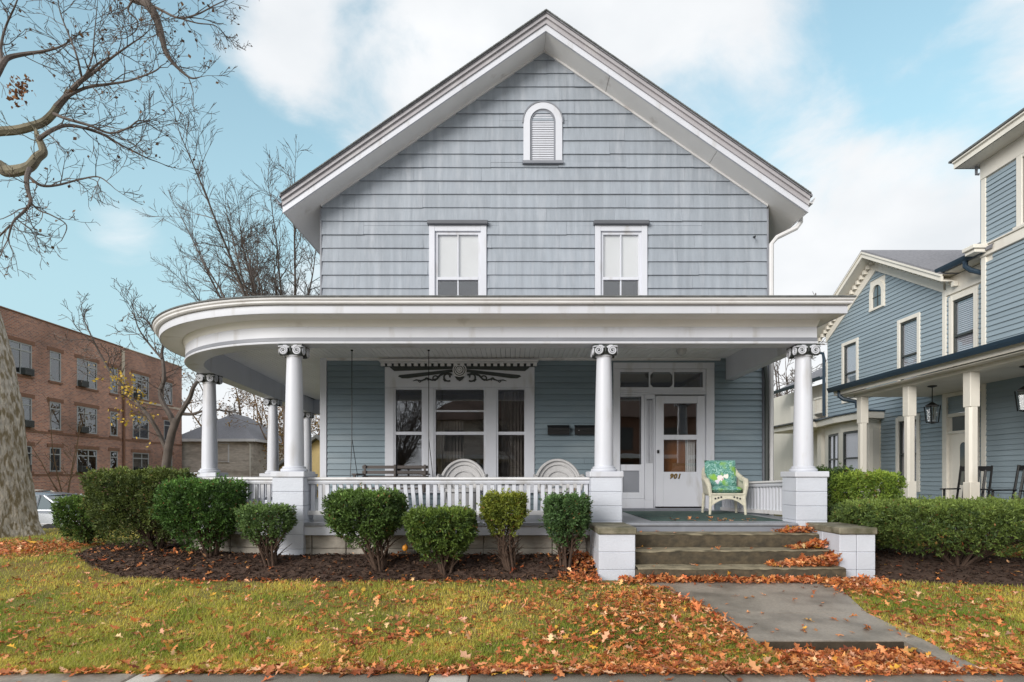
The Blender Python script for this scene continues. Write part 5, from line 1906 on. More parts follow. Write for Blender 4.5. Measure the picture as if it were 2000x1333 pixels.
# house across the street: stands behind the camera and shows in the window panes
def across(x0, x1, y, label, wallm, roofm):
    oh = thing('brown_house', label, 'house', ((x0 + x1) / 2, y, 0), 'houses across the street')
    MB().box(x0, x1, y - 10, y, -.2, 5.6).build('wall', wallm, oh)
    mb = MB()
    w = (x1 - x0) * .36
    mb.add([(x0 - .9, y + .8, 5.5), (x1 + .9, y + .8, 5.5), (x1 + .9, y - 11, 5.5), (x0 - .9, y - 11, 5.5), (x0 + w, y - 5, 9), (x1 - w, y - 5, 9)], [(0, 1, 5, 4), (1, 2, 5), (2, 3, 4, 5), (3, 0, 4), (0, 3, 2, 1)])
    mb.build('roof', roofm, oh)
    FO = ((0, y, 0), (1, 0, 0), (0, 1, 0))
    n = int((x1 - x0) / 3.4)
    for k in range(n):
        x = x0 + 1 + k * 3.4
        for z in (3.2, .8):
            MB(FO).cbox(x, x + 1.4, .0, .06, z, z + 1.6, .02).build('window', M['dark_trim'], oh)
    MB().box(x0 - .2, x1 + .2, y, y + 2, 2.6, 2.85).build('porch_roof', M['white_old'], oh)
    for k in range(4):
        x = x0 + (x1 - x0 - .2) * k / 3
        MB().box(x, x + .2, y + 1.7, y + 1.9, -.1, 2.6).build('porch_post', M['white_old'], oh)
br_ = pm('brown_roof', (.13, .085, .065), .9, .2, 6)
across(-6, 4.6, -22, 'brown roofed house across the street, mirrored in the middle window pane', M['tan'], br_)
across(6.2, 17, -20, 'dark brick house across the street, mirrored in the front door glass', M['lintel'], br_)

# ------------------------------------------------------------------ cars
def car(loc, rz, paint, label, name='parked_car'):
    t = thing(name, label, 'car', loc, local=True)
    # body sections along the length: (x, half width, z bottom, z shoulder)
    prof = [(-2.3, .70, .38, .70), (-2.22, .80, .24, .86), (-1.9, .85, .2, .94), (-1.2, .88, .2, .96), (0, .89, .2, .97), (1.1, .88, .2, .95), (1.7, .86, .2, .88), (2.15, .80, .24, .76), (2.3, .66, .38, .62)]
    rows = []
    for (x, w, zb, zt) in prof:
        r = []
        for (a, z) in ((-.92, zb), (-1, zb + .12), (-1.0, (zb + zt) / 2), (-.985, zt - .08), (-.90, zt), (-.5, zt + .02), (0, zt + .03), (.5, zt + .02), (.90, zt), (.985, zt - .08), (1.0, (zb + zt) / 2), (1, zb + .12), (.92, zb)):
            r.append((x, a * w, z))
        rows.append(r)
    mb = MB()
    mb.grid(rows)
    n = len(rows[0])
    mb.add(rows[0], [tuple(range(n))])
    mb.add(rows[-1], [tuple(range(n))])
    body = mb.build('body', paint, t, smooth=True)
    # cabin: roof shell with sloping glass
    st = [(-1.75, .74, .95), (-1.05, .62, 1.36), (-.6, .60, 1.43), (.2, .60, 1.43), (.55, .62, 1.38), (1.35, .74, .95)]
    mb = MB()
    rf = []
    for (x, w, z) in st[1:5]:
        rf.append([(x, -w, z - .05), (x, -w * .9, z), (x, 0, z + .02), (x, w * .9, z), (x, w, z - .05)])
    mb.grid(rf)
    mb.build('roof', paint, t, smooth=True)
    g = MB()
    g.add([(-1.75, -.72, .96), (-1.75, .72, .96), (-1.05, .62, 1.35), (-1.05, -.62, 1.35)], [(0, 1, 2, 3)])
    g.build('rear_window', M['carglass'], t)
    g = MB()
    g.add([(1.35, -.72, .96), (1.35, .72, .96), (.55, .62, 1.36), (.55, -.62, 1.36)], [(0, 1, 2, 3)])
    g.build('windscreen', M['carglass'], t)
    for s in (-1, 1):
        for (xa, xb, ta, tb) in ((-1.58, -.98, -1.03, -.93), (-.93, -.06, -.86, -.08), (.0, 1.18, .0, .55)):
            g = MB()
            g.add([(xa, s * .80, .97), (xb, s * .80, .97), (tb, s * .625, 1.35), (ta, s * .625, 1.35)], [(0, 1, 2, 3)])
            g.build('side_window', M['carglass'], t)
        p = MB()
        for (q0, q1) in (((-1.75, .76, .95), (-1.05, .625, 1.36)), ((-.95, .81, .95), (-.90, .62, 1.38)), ((-.03, .81, .95), (-.04, .62, 1.39)), ((1.35, .76, .95), (.55, .625, 1.36))):
            p.tube([(q0[0], s * q0[1], q0[2]), (q1[0], s * q1[1], q1[2])], .035, 6)
        p.tube([(-1.7, s * .80, .965), (1.3, s * .80, .965)], .02, 6)
        p.build('window_pillar', paint, t)
        MB().cbox(-1.5, 1.3, s * .885 - .012, s * .885 + .012, .58, .615, .004).build('rub_strip', M['rim'], t)
        MB().cbox(-1.2, 1.2, s * .86 - .02, s * .86 + .02, .2, .27, .006).build('sill', M['dark_trim'], t)
        for x in (-.55, .45):
            MB().cbox(x - .09, x + .09, s * .89 - .01, s * .89 + .02, .80, .83, .005).build('door_handle', paint, t)
        MB().cbox(-2.28, -2.1, s * .6 - .14, s * .6 + .14, .64, .78, .02).build('tail_light', pm('red_lens', (.3, .01, .01), .2, 0, bump=0) if 'red_lens' not in bpy.data.materials else bpy.data.materials['red_lens'], t)
        MB().cbox(2.1, 2.27, s * .55 - .16, s * .55 + .16, .56, .68, .02).build('headlight', M['glass_far'], t)
        for x in (-1.42, 1.42):
            w = MB().lathe((x, s * .80, .31), [(.2, -.1), (.29, -.1), (.31, -.06), (.31, .06), (.29, .1), (.2, .1)], 24, ax=1).build('wheel', M['tyre'], t, smooth=True)
            MB().lathe((x, s * .80, .31), [(.2, s * .06), (.19, s * .085), (.06, s * .07), (.001, s * .09)], 20, ax=1).build('rim', M['rim'], w, smooth=True)
    t.rotation_euler = (0, 0, rz)
    return t
car((-14.1, 17.2, -.55), math.radians(176), M['car'], 'silver sedan parked between the pale trunk and the leftmost shrub')
car((-18.4, 22.2, -.58), math.radians(8), M['car_beige'], 'beige car roof showing above the leftmost shrub')

# ------------------------------------------------------------------ shrubs
def shrub(label, cx, cy, ax, ay, z0, z1, base, n, ca, cb, rb=.45, stems=10, group='clipped shrubs along the porch', name='shrub', leg=None, seed=0, spread=.55, low=.2, sq=3.2):
    rn = np.random.default_rng(100 + seed)
    rg = random.Random(seed)
    t_ = thing(name, label, 'shrub', (base[0], base[1], base[2]), group)
    pts = np.zeros((0, 3)); nrm = np.zeros((0, 3))
    ph = rn.uniform(0, 6.28, 6)
    tries = 0
    while len(pts) < n and tries < 60:
        tries += 1
        m = n * 3
        u = rn.uniform(-1.12, 1.12, m); v = rn.uniform(-1.12, 1.12, m); t = rn.uniform(0, 1.05, m)
        rr = (np.abs(u) ** sq + np.abs(v) ** sq) ** (1 / sq)
        th_ = np.arctan2(v, u)
        Rt = rb + (1 - rb) * sstep(t, -.05, .6)
        Rt = Rt * (1 - .12 * np.clip((t - .88) / .12, 0, 1) ** 2)
        lump = .97 + .05 * np.sin(3 * th_ + ph[0] + 3 * t) + .05 * np.sin(7 * th_ + 9 * t + ph[1]) + .04 * np.sin(13 * th_ - 11 * t + ph[2])
        top = .98 + .04 * np.sin(6 * u * max(ax, .5) * 2 + ph[3]) * np.cos(5 * v + ph[4]) + .025 * np.sin(17 * u * max(ax, .5) * 2 + ph[5])
        d1 = (Rt * lump - rr) * min(ax, ay)
        d2 = (top - t) * (z1 - z0)
        dep = np.minimum(d1, d2)
        pr = np.where(dep > 0, np.exp(-dep / .055) * .92 + .05, 0)
        pr = pr * np.clip(low + (1 - low) * (t / .42) ** 1.4, 0, 1)
        hh = (np.floor((u * ax + 9) * 9) * 7919 + np.floor((v * ay + 9) * 9) * 104729 + np.floor(t * (z1 - z0) * 9) * 1299709).astype(np.int64) * 2654435761 % 1009 / 1009.
        pr = pr * np.where((hh < .30) & (dep < .06), .12, 1)
        k = rn.random(m) < pr
        u, v, t, d1, d2, th_ = u[k], v[k], t[k], d1[k], d2[k], th_[k]
        nn = np.stack([np.cos(th_), np.sin(th_), np.full_like(t, .25)], -1)
        tp = d2 < d1
        nn[tp] = nn[tp] * .45 + np.array([0, 0, 1.0])
        pts = np.vstack([pts, np.stack([cx + u * ax, cy + v * ay, z0 + t * (z1 - z0)], -1)])
        nrm = np.vstack([nrm, nn])
    pts, nrm = pts[:n], nrm[:n]
    n = len(pts)
    K = 7
    stray = rn.random(n) < .035
    pts[stray] += nrm[stray] / np.linalg.norm(nrm[stray], axis=1)[:, None] * rn.uniform(.02, .075, (stray.sum(), 1))
    # clumps: shoots that share colour and direction
    clump = rn.integers(0, 1 << 30)
    ci = (np.floor(pts[:, 0] * 14) * 73856093 + np.floor(pts[:, 1] * 14) * 19349663 + np.floor(pts[:, 2] * 14) * 83492791).astype(np.int64)
    crnd = ((ci * 2654435761 + int(clump)) % 1000003) / 1000003.
    ax_ = nrm + rn.normal(0, spread, nrm.shape)
    ax_ /= np.linalg.norm(ax_, axis=1)[:, None]
    P = np.repeat(pts, K, 0)
    D = np.repeat(ax_, K, 0) + rn.normal(0, .62, (n * K, 3))
    D /= np.linalg.norm(D, axis=1)[:, None]
    P = P + np.repeat(ax_, K, 0) * rn.uniform(-.02, .03, (n * K, 1))
    S = np.cross(D, rn.normal(0, 1, D.shape))
    S /= np.linalg.norm(S, axis=1)[:, None] + 1e-9
    L_ = rn.uniform(.026, .052, (n * K, 1)); w = rn.uniform(.005, .0095, (n * K, 1))
    Vv = np.stack([P, P + D * L_ * .55 + S * w, P + D * L_, P + D * L_ * .55 - S * w], 1).reshape(-1, 3)
    Fq = np.arange(n * K * 4).reshape(-1, 4)
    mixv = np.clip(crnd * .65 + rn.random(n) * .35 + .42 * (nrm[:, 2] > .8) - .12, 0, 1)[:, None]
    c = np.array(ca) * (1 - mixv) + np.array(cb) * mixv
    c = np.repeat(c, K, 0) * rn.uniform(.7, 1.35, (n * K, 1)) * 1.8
    dead = rn.random(n * K) < .012
    c[dead] = (.30, .15, .06)
    c = np.repeat(c, 4, 0)
    o = org(t_)
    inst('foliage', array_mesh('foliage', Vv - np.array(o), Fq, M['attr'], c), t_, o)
    mb = MB()
    for k in range(stems):
        a = 2 * math.pi * k / stems + rg.uniform(-.3, .3)
        tx = cx + ax * .7 * math.cos(a) * rg.uniform(.5, 1)
        ty = cy + ay * .7 * math.sin(a) * rg.uniform(.5, 1)
        tz = z0 + (z1 - z0) * rg.uniform(.45, .85)
        b = Vector((base[0] + .05 * math.cos(a), base[1] + .05 * math.sin(a), base[2] - .05))
        e = Vector((tx, ty, tz))
        m1 = b.lerp(e, .35) + Vector((rg.uniform(-.04, .04), rg.uniform(-.04, .04), .05))
        m2 = b.lerp(e, .7) + Vector((rg.uniform(-.04, .04), rg.uniform(-.04, .04), .03))
        mb.tube([b, m1, m2, e], [.021, .015, .010, .004], 6)
        for j in range(9):
            q = m1.lerp(m2, rg.random()) if j < 3 else b.lerp(m1, rg.uniform(.4, 1))
            f = q + Vector((rg.uniform(-.18, .18), rg.uniform(-.18, .18), rg.uniform(.08, .28)))
            mb.tube([q, q.lerp(f, .5) + Vector((rg.uniform(-.02, .02), 0, .02)), f], [.008, .006, .002], 4)
    mb.build('stem', M['stem'], t_)
    return t_
G1, G2 = (.018, .036, .010), (.085, .135, .028)
def base(x, y):
    return (x, y, float(bedz(x, y)))
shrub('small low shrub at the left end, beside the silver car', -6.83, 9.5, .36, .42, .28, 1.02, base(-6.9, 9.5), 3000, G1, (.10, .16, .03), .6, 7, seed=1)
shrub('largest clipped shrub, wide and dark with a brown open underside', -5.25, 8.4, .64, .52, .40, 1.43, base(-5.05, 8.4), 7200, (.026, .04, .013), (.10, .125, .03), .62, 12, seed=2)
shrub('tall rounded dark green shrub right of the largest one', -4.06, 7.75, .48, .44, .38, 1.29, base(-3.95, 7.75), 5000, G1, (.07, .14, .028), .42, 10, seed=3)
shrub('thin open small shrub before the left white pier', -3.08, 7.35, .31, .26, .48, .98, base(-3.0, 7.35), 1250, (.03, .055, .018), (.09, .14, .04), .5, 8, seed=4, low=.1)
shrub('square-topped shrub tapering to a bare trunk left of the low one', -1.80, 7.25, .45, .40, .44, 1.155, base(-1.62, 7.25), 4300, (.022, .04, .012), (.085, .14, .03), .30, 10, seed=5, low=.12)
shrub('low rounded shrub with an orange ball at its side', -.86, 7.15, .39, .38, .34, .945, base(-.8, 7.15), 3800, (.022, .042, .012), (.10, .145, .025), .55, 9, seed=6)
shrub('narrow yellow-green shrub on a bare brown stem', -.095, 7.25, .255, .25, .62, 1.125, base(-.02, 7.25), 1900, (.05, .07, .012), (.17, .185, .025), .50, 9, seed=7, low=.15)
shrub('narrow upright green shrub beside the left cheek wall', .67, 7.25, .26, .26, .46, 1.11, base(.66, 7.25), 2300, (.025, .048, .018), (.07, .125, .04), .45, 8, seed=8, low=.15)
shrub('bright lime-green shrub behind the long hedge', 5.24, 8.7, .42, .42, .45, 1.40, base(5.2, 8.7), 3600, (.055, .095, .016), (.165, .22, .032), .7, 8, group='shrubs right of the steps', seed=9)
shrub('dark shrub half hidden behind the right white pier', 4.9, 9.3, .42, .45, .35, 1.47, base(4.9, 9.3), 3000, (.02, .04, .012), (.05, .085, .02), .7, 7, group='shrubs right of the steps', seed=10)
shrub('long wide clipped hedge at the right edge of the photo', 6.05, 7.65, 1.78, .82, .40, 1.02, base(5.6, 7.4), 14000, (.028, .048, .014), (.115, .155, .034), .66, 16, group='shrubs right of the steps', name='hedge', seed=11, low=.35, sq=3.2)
ob = MB()
ob.lathe((-1.31, 7.22, .48), [(.004, -.036), (.022, -.032), (.036, -.01), (.036, .012), (.024, .032), (.006, .037)], 14)
ob.tube([(-1.31, 7.22, .515), (-1.30, 7.22, .53)], .004, 5)
tag(ob.build('orange_ball', M['orange'], None, True, loc=(-1.31, 7.22, .48)), 'small orange ball caught at the left side of the low rounded shrub', 'ball')

# ------------------------------------------------------------------ trees
def rot_about(d, ang, az):
    o = d.orthogonal().normalized()
    w = d.cross(o)
    return (d * math.cos(ang) + (o * math.cos(az) + w * math.sin(az)) * math.sin(ang)).normalized()
def grow(mb, p, d, L_, r, dep, P, rg, tips=None):
    n = max(2, min(7, int(L_ / P['seg']) + 1))
    pts, rad = [p.copy()], [r]
    d = d.normalized()
    for i in range(n):
        d = (d + Vector((rg.gauss(0, 1), rg.gauss(0, 1), rg.gauss(0, 1))) * P['wob'] + Vector((0, 0, P['up']))).normalized()
        pts.append(pts[-1] + d * (L_ / n))
        rad.append(max(r * (1 - .75 * (i + 1) / n), P['rmin']))
    mb.tube(pts, rad, 7 if r > .06 else (5 if r > .025 else 3), cap=False)
    if dep >= P['max']:
        if tips is not None:
            tips.append(pts[-1])
        return
    nc = P['nch'][min(dep, len(P['nch']) - 1)]
    for k in range(nc):
        t = .2 + .8 * (k + rg.random()) / nc
        i = min(int(t * n), n - 1)
        q = pts[i].lerp(pts[i + 1], t * n - i)
        dd = (pts[i + 1] - pts[i]).normalized()
        rr = rad[i] * (1 - (t * n - i)) + rad[i + 1] * (t * n - i)
        grow(mb, q, rot_about(dd, math.radians(rg.uniform(*P['ang'])), rg.uniform(0, 6.28)), L_ * rg.uniform(*P['ratio']) * (1.1 - .45 * t), max(rr * .62, P['rmin']), dep + 1, P, rg, tips)
def limb(mb, pts, r0, r1, P, rg, spawn, tl, r_tw=.012, tips=None, dep=0, both=True):
    pts = [Vector(q) for q in pts]
    # smooth the polyline a little
    sm = [pts[0]]
    for i in range(len(pts) - 1):
        a, b = pts[i], pts[i + 1]
        pa, pb = pts[max(i - 1, 0)], pts[min(i + 2, len(pts) - 1)]
        for t in (.2, .4, .6, .8, 1):
            sm.append(.5 * (2 * a + (b - pa) * t + (2 * pa - 5 * a + 4 * b - pb) * t * t + (3 * a - pa - 3 * b + pb) * t ** 3))
    n = len(sm)
    rad = [r0 + (r1 - r0) * i / (n - 1) for i in range(n)]
    mb.tube(sm, rad, 9 if r0 > .1 else 7, cap=False)
    for k in range(spawn):
        t = .12 + .88 * (k + rg.random()) / spawn
        i = min(int(t * (n - 1)), n - 2)
        q = sm[i].lerp(sm[i + 1], t * (n - 1) - i)
        dd = (sm[i + 1] - sm[i]).normalized()
        grow(mb, q, rot_about(dd, math.radians(rg.uniform(25, 70)), rg.uniform(0, 6.28)), tl * rg.uniform(.6, 1.3), min(r_tw, rad[i] * .7), dep, P, rg, tips)
    grow(mb, sm[-1], (sm[-1] - sm[-2]), tl, r1, dep, P, rg, tips)
def leaf_quads(name, pts, mat, cols, size, rn, parent, per=1, jit=.1):
    pts = np.repeat(np.array([tuple(q) for q in pts]), per, 0)
    n = len(pts)
    pts = pts + rn.normal(0, jit, pts.shape)
    d = rn.normal(0, 1, (n, 3)); d /= np.linalg.norm(d, axis=1)[:, None]
    s = np.cross(d, rn.normal(0, 1, (n, 3))); s /= np.linalg.norm(s, axis=1)[:, None]
    l = rn.uniform(.6, 1.2, (n, 1)) * size
    V = np.stack([pts, pts + d * l * .5 + s * l * .35, pts + d * l, pts + d * l * .5 - s * l * .35], 1).reshape(-1, 3) - np.array(org(parent))
    c = np.array(cols)[rn.integers(0, len(cols), n)] * rn.uniform(.7, 1.3, (n, 1))
    return inst(name, array_mesh(name, V, np.arange(n * 4).reshape(-1, 4), mat, np.repeat(c, 4, 0)), parent, org(parent))

TW = dict(seg=.16, wob=.17, up=.03, rmin=.0042, max=2, nch=(4, 3), ang=(22, 62), ratio=(.4, .75))
# great pale tree at the left edge
rg = random.Random(21)
bt = thing('pale_barked_tree', 'big pale flaking-barked tree at the left edge with bare twisting limbs', 'tree', (-9.5, 11, -.1))
mb = MB()
tr_pts = [(-9.52, 11, -.35, .80), (-9.52, 11, .12, .68), (-9.58, 11, .5, .58), (-9.7, 11, 1.5, .535), (-9.8, 11, 2.6, .52), (-9.95, 11, 3.6, .49), (-10.3, 11, 5, .46), (-10.45, 11, 6.2, .44), (-10.4, 11, 7.3, .40), (-10.4, 11, 9, .30), (-10.25, 11, 11.5, .22)]
NSEG = 84
rows = []
tz = [q[2] for q in tr_pts]
for i in range(190):
    z = -.35 + (11.5 + .35) * (i / 189) ** 1.35
    x_ = np.interp(z, tz, [q[0] for q in tr_pts]); r_ = np.interp(z, tz, [q[3] for q in tr_pts])
    row = []
    for k in range(NSEG + 1):
        a = 2 * math.pi * k / NSEG
        fl = 1 + .16 * math.exp(-max(z, 0) / .35) * math.sin(5 * a + 1) + .05 * noise.noise(Vector((math.cos(a) * 2, math.sin(a) * 2, z * .9))) + .025 * noise.noise(Vector((math.cos(a) * 7, math.sin(a) * 7, z * 3))) + .022 * noise.noise(Vector((math.cos(a) * 17, math.sin(a) * 17, z * 5))) + .014 * abs(noise.noise(Vector((math.cos(a) * 30, math.sin(a) * 30, z * 9))))
        row.append((x_ + r_ * fl * math.cos(a), 11 + r_ * fl * math.sin(a), z))
    rows.append(row)
mb.grid(rows)
mb.build('trunk', M['bark_pale'], bt, smooth='all')
def limbpx(mb, px, r0, r1, spawn, tl, Y0=10.7, rtw=.012, P=TW, tips=None, jy=.25):
    y = Y0
    out = []
    for (x, yy) in px:
        out.append(at(x, yy, y))
        y += rg.uniform(-jy, jy)
    limb(mb, out, r0, r1, P, rg, spawn, tl, rtw, tips)
mb, mb2 = MB(), MB()
tips = []
limbpx(mb2, [(-85, 360), (-45, 330), (-8, 322), (12, 334), (35, 333), (58, 325), (72, 308), (84, 298), (82, 285), (76, 272)], .13, .055, 3, .5, 10.8, jy=.08)
limbpx(mb2, [(-55, 270), (-20, 258), (30, 254), (60, 247), (85, 238), (103, 222), (112, 208)], .09, .062, 2, .5, 10.8, jy=.08)
limbpx(mb, [(112, 208), (128, 190), (150, 165), (165, 152)], .06, .035, 4, .6, 10.8, jy=.08, tips=tips)
limbpx(mb, [(76, 272), (100, 255), (130, 245), (165, 250), (200, 262), (240, 285), (290, 310)], .04, .012, 10, .7, 10.7, tips=tips)
limbpx(mb, [(58, 330), (52, 350), (55, 375), (60, 395), (45, 415), (25, 435), (15, 470)], .045, .012, 9, .7, 10.6, tips=tips)
limbpx(mb, [(56, 345), (80, 362), (110, 362), (150, 352), (190, 345), (215, 360)], .028, .008, 9, .6, 10.6, tips=tips)
limbpx(mb, [(60, 395), (75, 410), (100, 420), (130, 440), (120, 470)], .018, .006, 6, .5, 10.6, tips=tips)
limbpx(mb, [(150, 165), (185, 140), (215, 115), (250, 90), (280, 70)], .032, .008, 9, .7, 10.7, tips=tips)
limbpx(mb, [(128, 190), (165, 172), (205, 165), (250, 158), (300, 140), (315, 128)], .032, .008, 10, .65, 10.7, tips=tips)
limbpx(mb, [(105, 222), (130, 232), (175, 245), (215, 260), (250, 250), (275, 235), (310, 255)], .03, .007, 12, .65, 10.7, tips=tips)
limbpx(mb, [(160, 153), (150, 110), (135, 70), (118, 25), (110, -20)], .02, .007, 9, .7, 10.7, tips=tips)
limbpx(mb, [(165, 152), (180, 110), (185, 60), (190, 10)], .016, .006, 7, .6, 10.7, tips=tips)
limbpx(mb, [(-40, 180), (-10, 150), (5, 125), (18, 112), (50, 105), (85, 100), (120, 90), (150, 70)], .07, .008, 10, .65, 10.8, tips=tips)
limbpx(mb, [(5, 125), (2, 90), (12, 50), (30, 10), (40, -20)], .03, .008, 7, .6, 10.8, tips=tips)
limbpx(mb, [(-60, -40), (60, -60), (170, -45), (235, -25), (262, -5), (282, 3), (300, 25), (310, 50), (318, 80), (325, 105), (345, 130), (372, 152), (392, 150)], .14, .006, 14, .5, 10.8, jy=.1, tips=tips)
limbpx(mb, [(282, 3), (315, 20), (350, 35), (385, 28), (420, 10), (450, -4)], .026, .006, 9, .5, 10.7, tips=tips)
limbpx(mb, [(350, 35), (385, 45), (420, 50), (440, 70)], .014, .005, 6, .4, 10.7, tips=tips)
limbpx(mb, [(262, -4), (250, 20), (268, 40), (265, 60), (245, 75)], .02, .006, 7, .5, 10.7, tips=tips)
limbpx(mb, [(20, 440), (0, 460), (-20, 480)], .02, .01, 5, .5, 10.6, tips=tips)
mb2.build('limb', M['bark_olive'], bt, smooth=True)
mb.build('crown', M['twig'], bt)
stuff(leaf_quads('dead_leaf', [q for q in tips if rg.random() < .16], M['attr'], [(.09, .05, .03), (.14, .075, .035)], .07, np.random.default_rng(3), bt, 1, .02))
cl = [at(38 + rg.gauss(0, 11), 178 + rg.gauss(0, 13), 10.6) for _ in range(60)]
stuff(leaf_quads('dead_leaf', cl, M['attr'], [(.25, .12, .05), (.30, .14, .05), (.14, .06, .03)], .08, np.random.default_rng(4), bt, 2, .03))

# fan-shaped bare tree behind the porch
def bare_tree(name, label, base_, h, spread_deg, stems, P, seed, mat, group=None, lean=(0, 0), r0=.16, leaves=None, tf=.12):
    rg = random.Random(seed)
    t = thing(name, label, 'tree', base_, group)
    a, b = MB(), MB()
    tp = []
    base_ = Vector(base_)
    top = base_ + Vector((lean[0] * .15, lean[1] * .15, h * tf))
    a.tube([base_ + Vector((0, 0, -.3)), base_ + Vector((0, 0, h * tf * .4)), top], [r0 * 1.5, r0 * 1.2, r0 * 1.05], 10)
    for k in range(stems):
        az = 2 * math.pi * (k + rg.uniform(-.3, .3)) / stems
        sp = math.radians(spread_deg) * rg.uniform(.15, 1)
        d = Vector((math.sin(sp) * math.cos(az) + lean[0] * .08, math.sin(sp) * math.sin(az) * .8, math.cos(sp)))
        n = 7
        pts = [top.copy()]
        L_ = h * rg.uniform(.62, .88) / max(.75, math.cos(sp))
        for i in range(n):
            d = (d + Vector((rg.gauss(0, .05), rg.gauss(0, .05), .015))).normalized()
            pts.append(pts[-1] + d * L_ / n)
        limb(b, pts, r0 * .62, .012, P, rg, P['sp'], h * P['tl'], r0 * .2, tp)
    a.build('trunk', mat, t, smooth=True)
    b.build('crown', mat, t)
    if leaves:
        cols, sz, per, frac, seedl = leaves
        stuff(leaf_quads('leaf', [q for q in tp if rg.random() < frac], M['attr'], cols, sz, np.random.default_rng(seedl), t, per, sz * 1.2))
    return t
PF = dict(seg=.4, wob=.12, up=.05, rmin=.0055, max=2, nch=(5, 4), ang=(18, 48), ratio=(.4, .7), sp=30, tl=.13)
fan = bare_tree('bare_tree', 'tall fan-shaped bare tree rising behind the porch roof, left of the gable', (-8.35, 22, -.3), 8.2, 40, 21, PF, 5, M['twig'], lean=(-.5, 0), r0=.12, tf=.5)
# forked tree before the brick building
rg = random.Random(33)
ft = thing('forked_tree', 'forked tree with a few yellow leaves in front of the brick building', 'tree', (-9.1, 15.5, -.6))
mb, mb2 = MB(), MB()
tips = []
PT = dict(seg=.2, wob=.2, up=.06, rmin=.006, max=2, nch=(4, 3), ang=(25, 60), ratio=(.4, .75))
def lp(mb, px, r0, r1, sp_, tl, tips_=None, rtw=.014):
    limbpx(mb, px, r0, r1, sp_, tl, 15.5, rtw, PT, tips_, .15)
mb2.tube([at(322, 1000, 15.5), at(322, 950, 15.5), at(325, 905, 15.5), at(330, 870, 15.5), at(337, 840, 15.5), at(345, 818, 15.5)], [.13, .12, .113, .105, .1, .096], 10)
lp(mb, [(342, 835), (332, 810), (320, 790), (313, 768), (320, 742), (319, 712), (316, 690), (318, 672), (308, 655), (295, 640)], .08, .018, 12, .75, tips)
lp(mb, [(345, 820), (358, 798), (371, 776), (377, 758), (386, 744)], .072, .045, 4, .6, tips)
lp(mb, [(352, 808), (375, 809), (396, 803), (430, 800)], .05, .02, 4, .5, tips)
yl = []
lp(mb, [(326, 880), (310, 845), (295, 820), (280, 800), (255, 775)], .06, .04, 5, .6, yl)
lp(mb, [(255, 775), (235, 750), (215, 725), (195, 690), (180, 660), (163, 622)], .045, .012, 12, .75, tips)
lp(mb, [(318, 672), (330, 650), (345, 640)], .03, .012, 6, .6, tips)
lp(mb, [(316, 700), (290, 670), (270, 640), (262, 610)], .03, .01, 9, .7, tips)
mb2.build('trunk', M['twig'], ft, smooth=True)
mb.build('crown', M['twig'], ft)
ys_ = [at(rg.gauss(x, 12), rg.gauss(y, 9), 15.4 + rg.uniform(-.4, .4)) for (x, y, k) in ((235, 738, 26), (255, 760, 30), (270, 785, 26), (232, 818, 10), (290, 815, 12), (252, 818, 8), (215, 725, 10)) for _ in range(k)]
stuff(leaf_quads('yellow_leaf', ys_ + yl[::6], M['attr'], [(.55, .38, .04), (.62, .42, .05), (.45, .30, .06)], .09, np.random.default_rng(8), ft, 2, .05))
# sapling before the brick wall
PS = dict(seg=.4, wob=.1, up=.05, rmin=.012, max=1, nch=(3,), ang=(20, 40), ratio=(.4, .7), sp=5, tl=.14)
bare_tree('sapling', 'thin bare sapling against the foot of the brick building', (-23.5, 31, -.7), 5.2, 28, 4, PS, 7, M['twig_brown'], r0=.06)
# woods behind the tan house and at the right
PB = dict(seg=.9, wob=.17, up=.02, rmin=.014, max=2, nch=(4, 3), ang=(25, 60), ratio=(.4, .7), sp=9, tl=.16)
LB = ([(.16, .09, .045), (.24, .14, .07), (.12, .07, .04)], .26, 2, .8, 5)
bare_tree('brown_tree', 'twisted brown tree with withered leaves over the tan house roof', (-27.5, 63, -1), 13, 48, 9, PB, 12, M['twig_brown'], 'brown trees behind the tan house', r0=.3, leaves=LB)
bare_tree('brown_tree', 'brown leafy tree between the two rear left columns', (-23.5, 61, -1), 12, 45, 8, PB, 13, M['twig_brown'], 'brown trees behind the tan house', r0=.3, leaves=LB)
LY_ = ([(.30, .20, .06), (.24, .13, .05), (.34, .22, .09)], .2, 3, .9, 9)
bare_tree('tawny_tree', 'tawny leaved tree beside the corner board, behind the yellow house', (-19.2, 52, -1), 10.5, 42, 8, PB, 14, M['twig_brown'], r0=.25, leaves=LY_)
bare_tree('bare_tree', 'bare tree seen between the two houses, left of the right end column', (13.6, 29.5, -.4), 10.0, 20, 9, dict(PF, rmin=.012, sp=9), 15, M['twig'], r0=.12)
bare_tree('bare_tree', 'smaller bare tree close to the garage', (13.3, 26, -.4), 4.6, 40, 6, dict(PF, rmin=.012, sp=7), 16, M['twig_brown'], r0=.09)
bare_tree('leafless_tree', 'far bare tree rising over the tan house gutter at the left', (-33, 66, -1), 8, 45, 7, dict(PB, sp=7), 18, M['twig'], r0=.2)
# trees across the street, mirrored in the panes
for (x, y, lab) in ((-7.5, -16, 'bare tree across the street, mirrored in the left pane of the triple window'), (1.2, -15.5, 'bare tree across the street, mirrored in the right pane of the triple window')):
    c = copy_tree(fan)
    c['label'] = lab
    c.location = (x, y, -3.0)

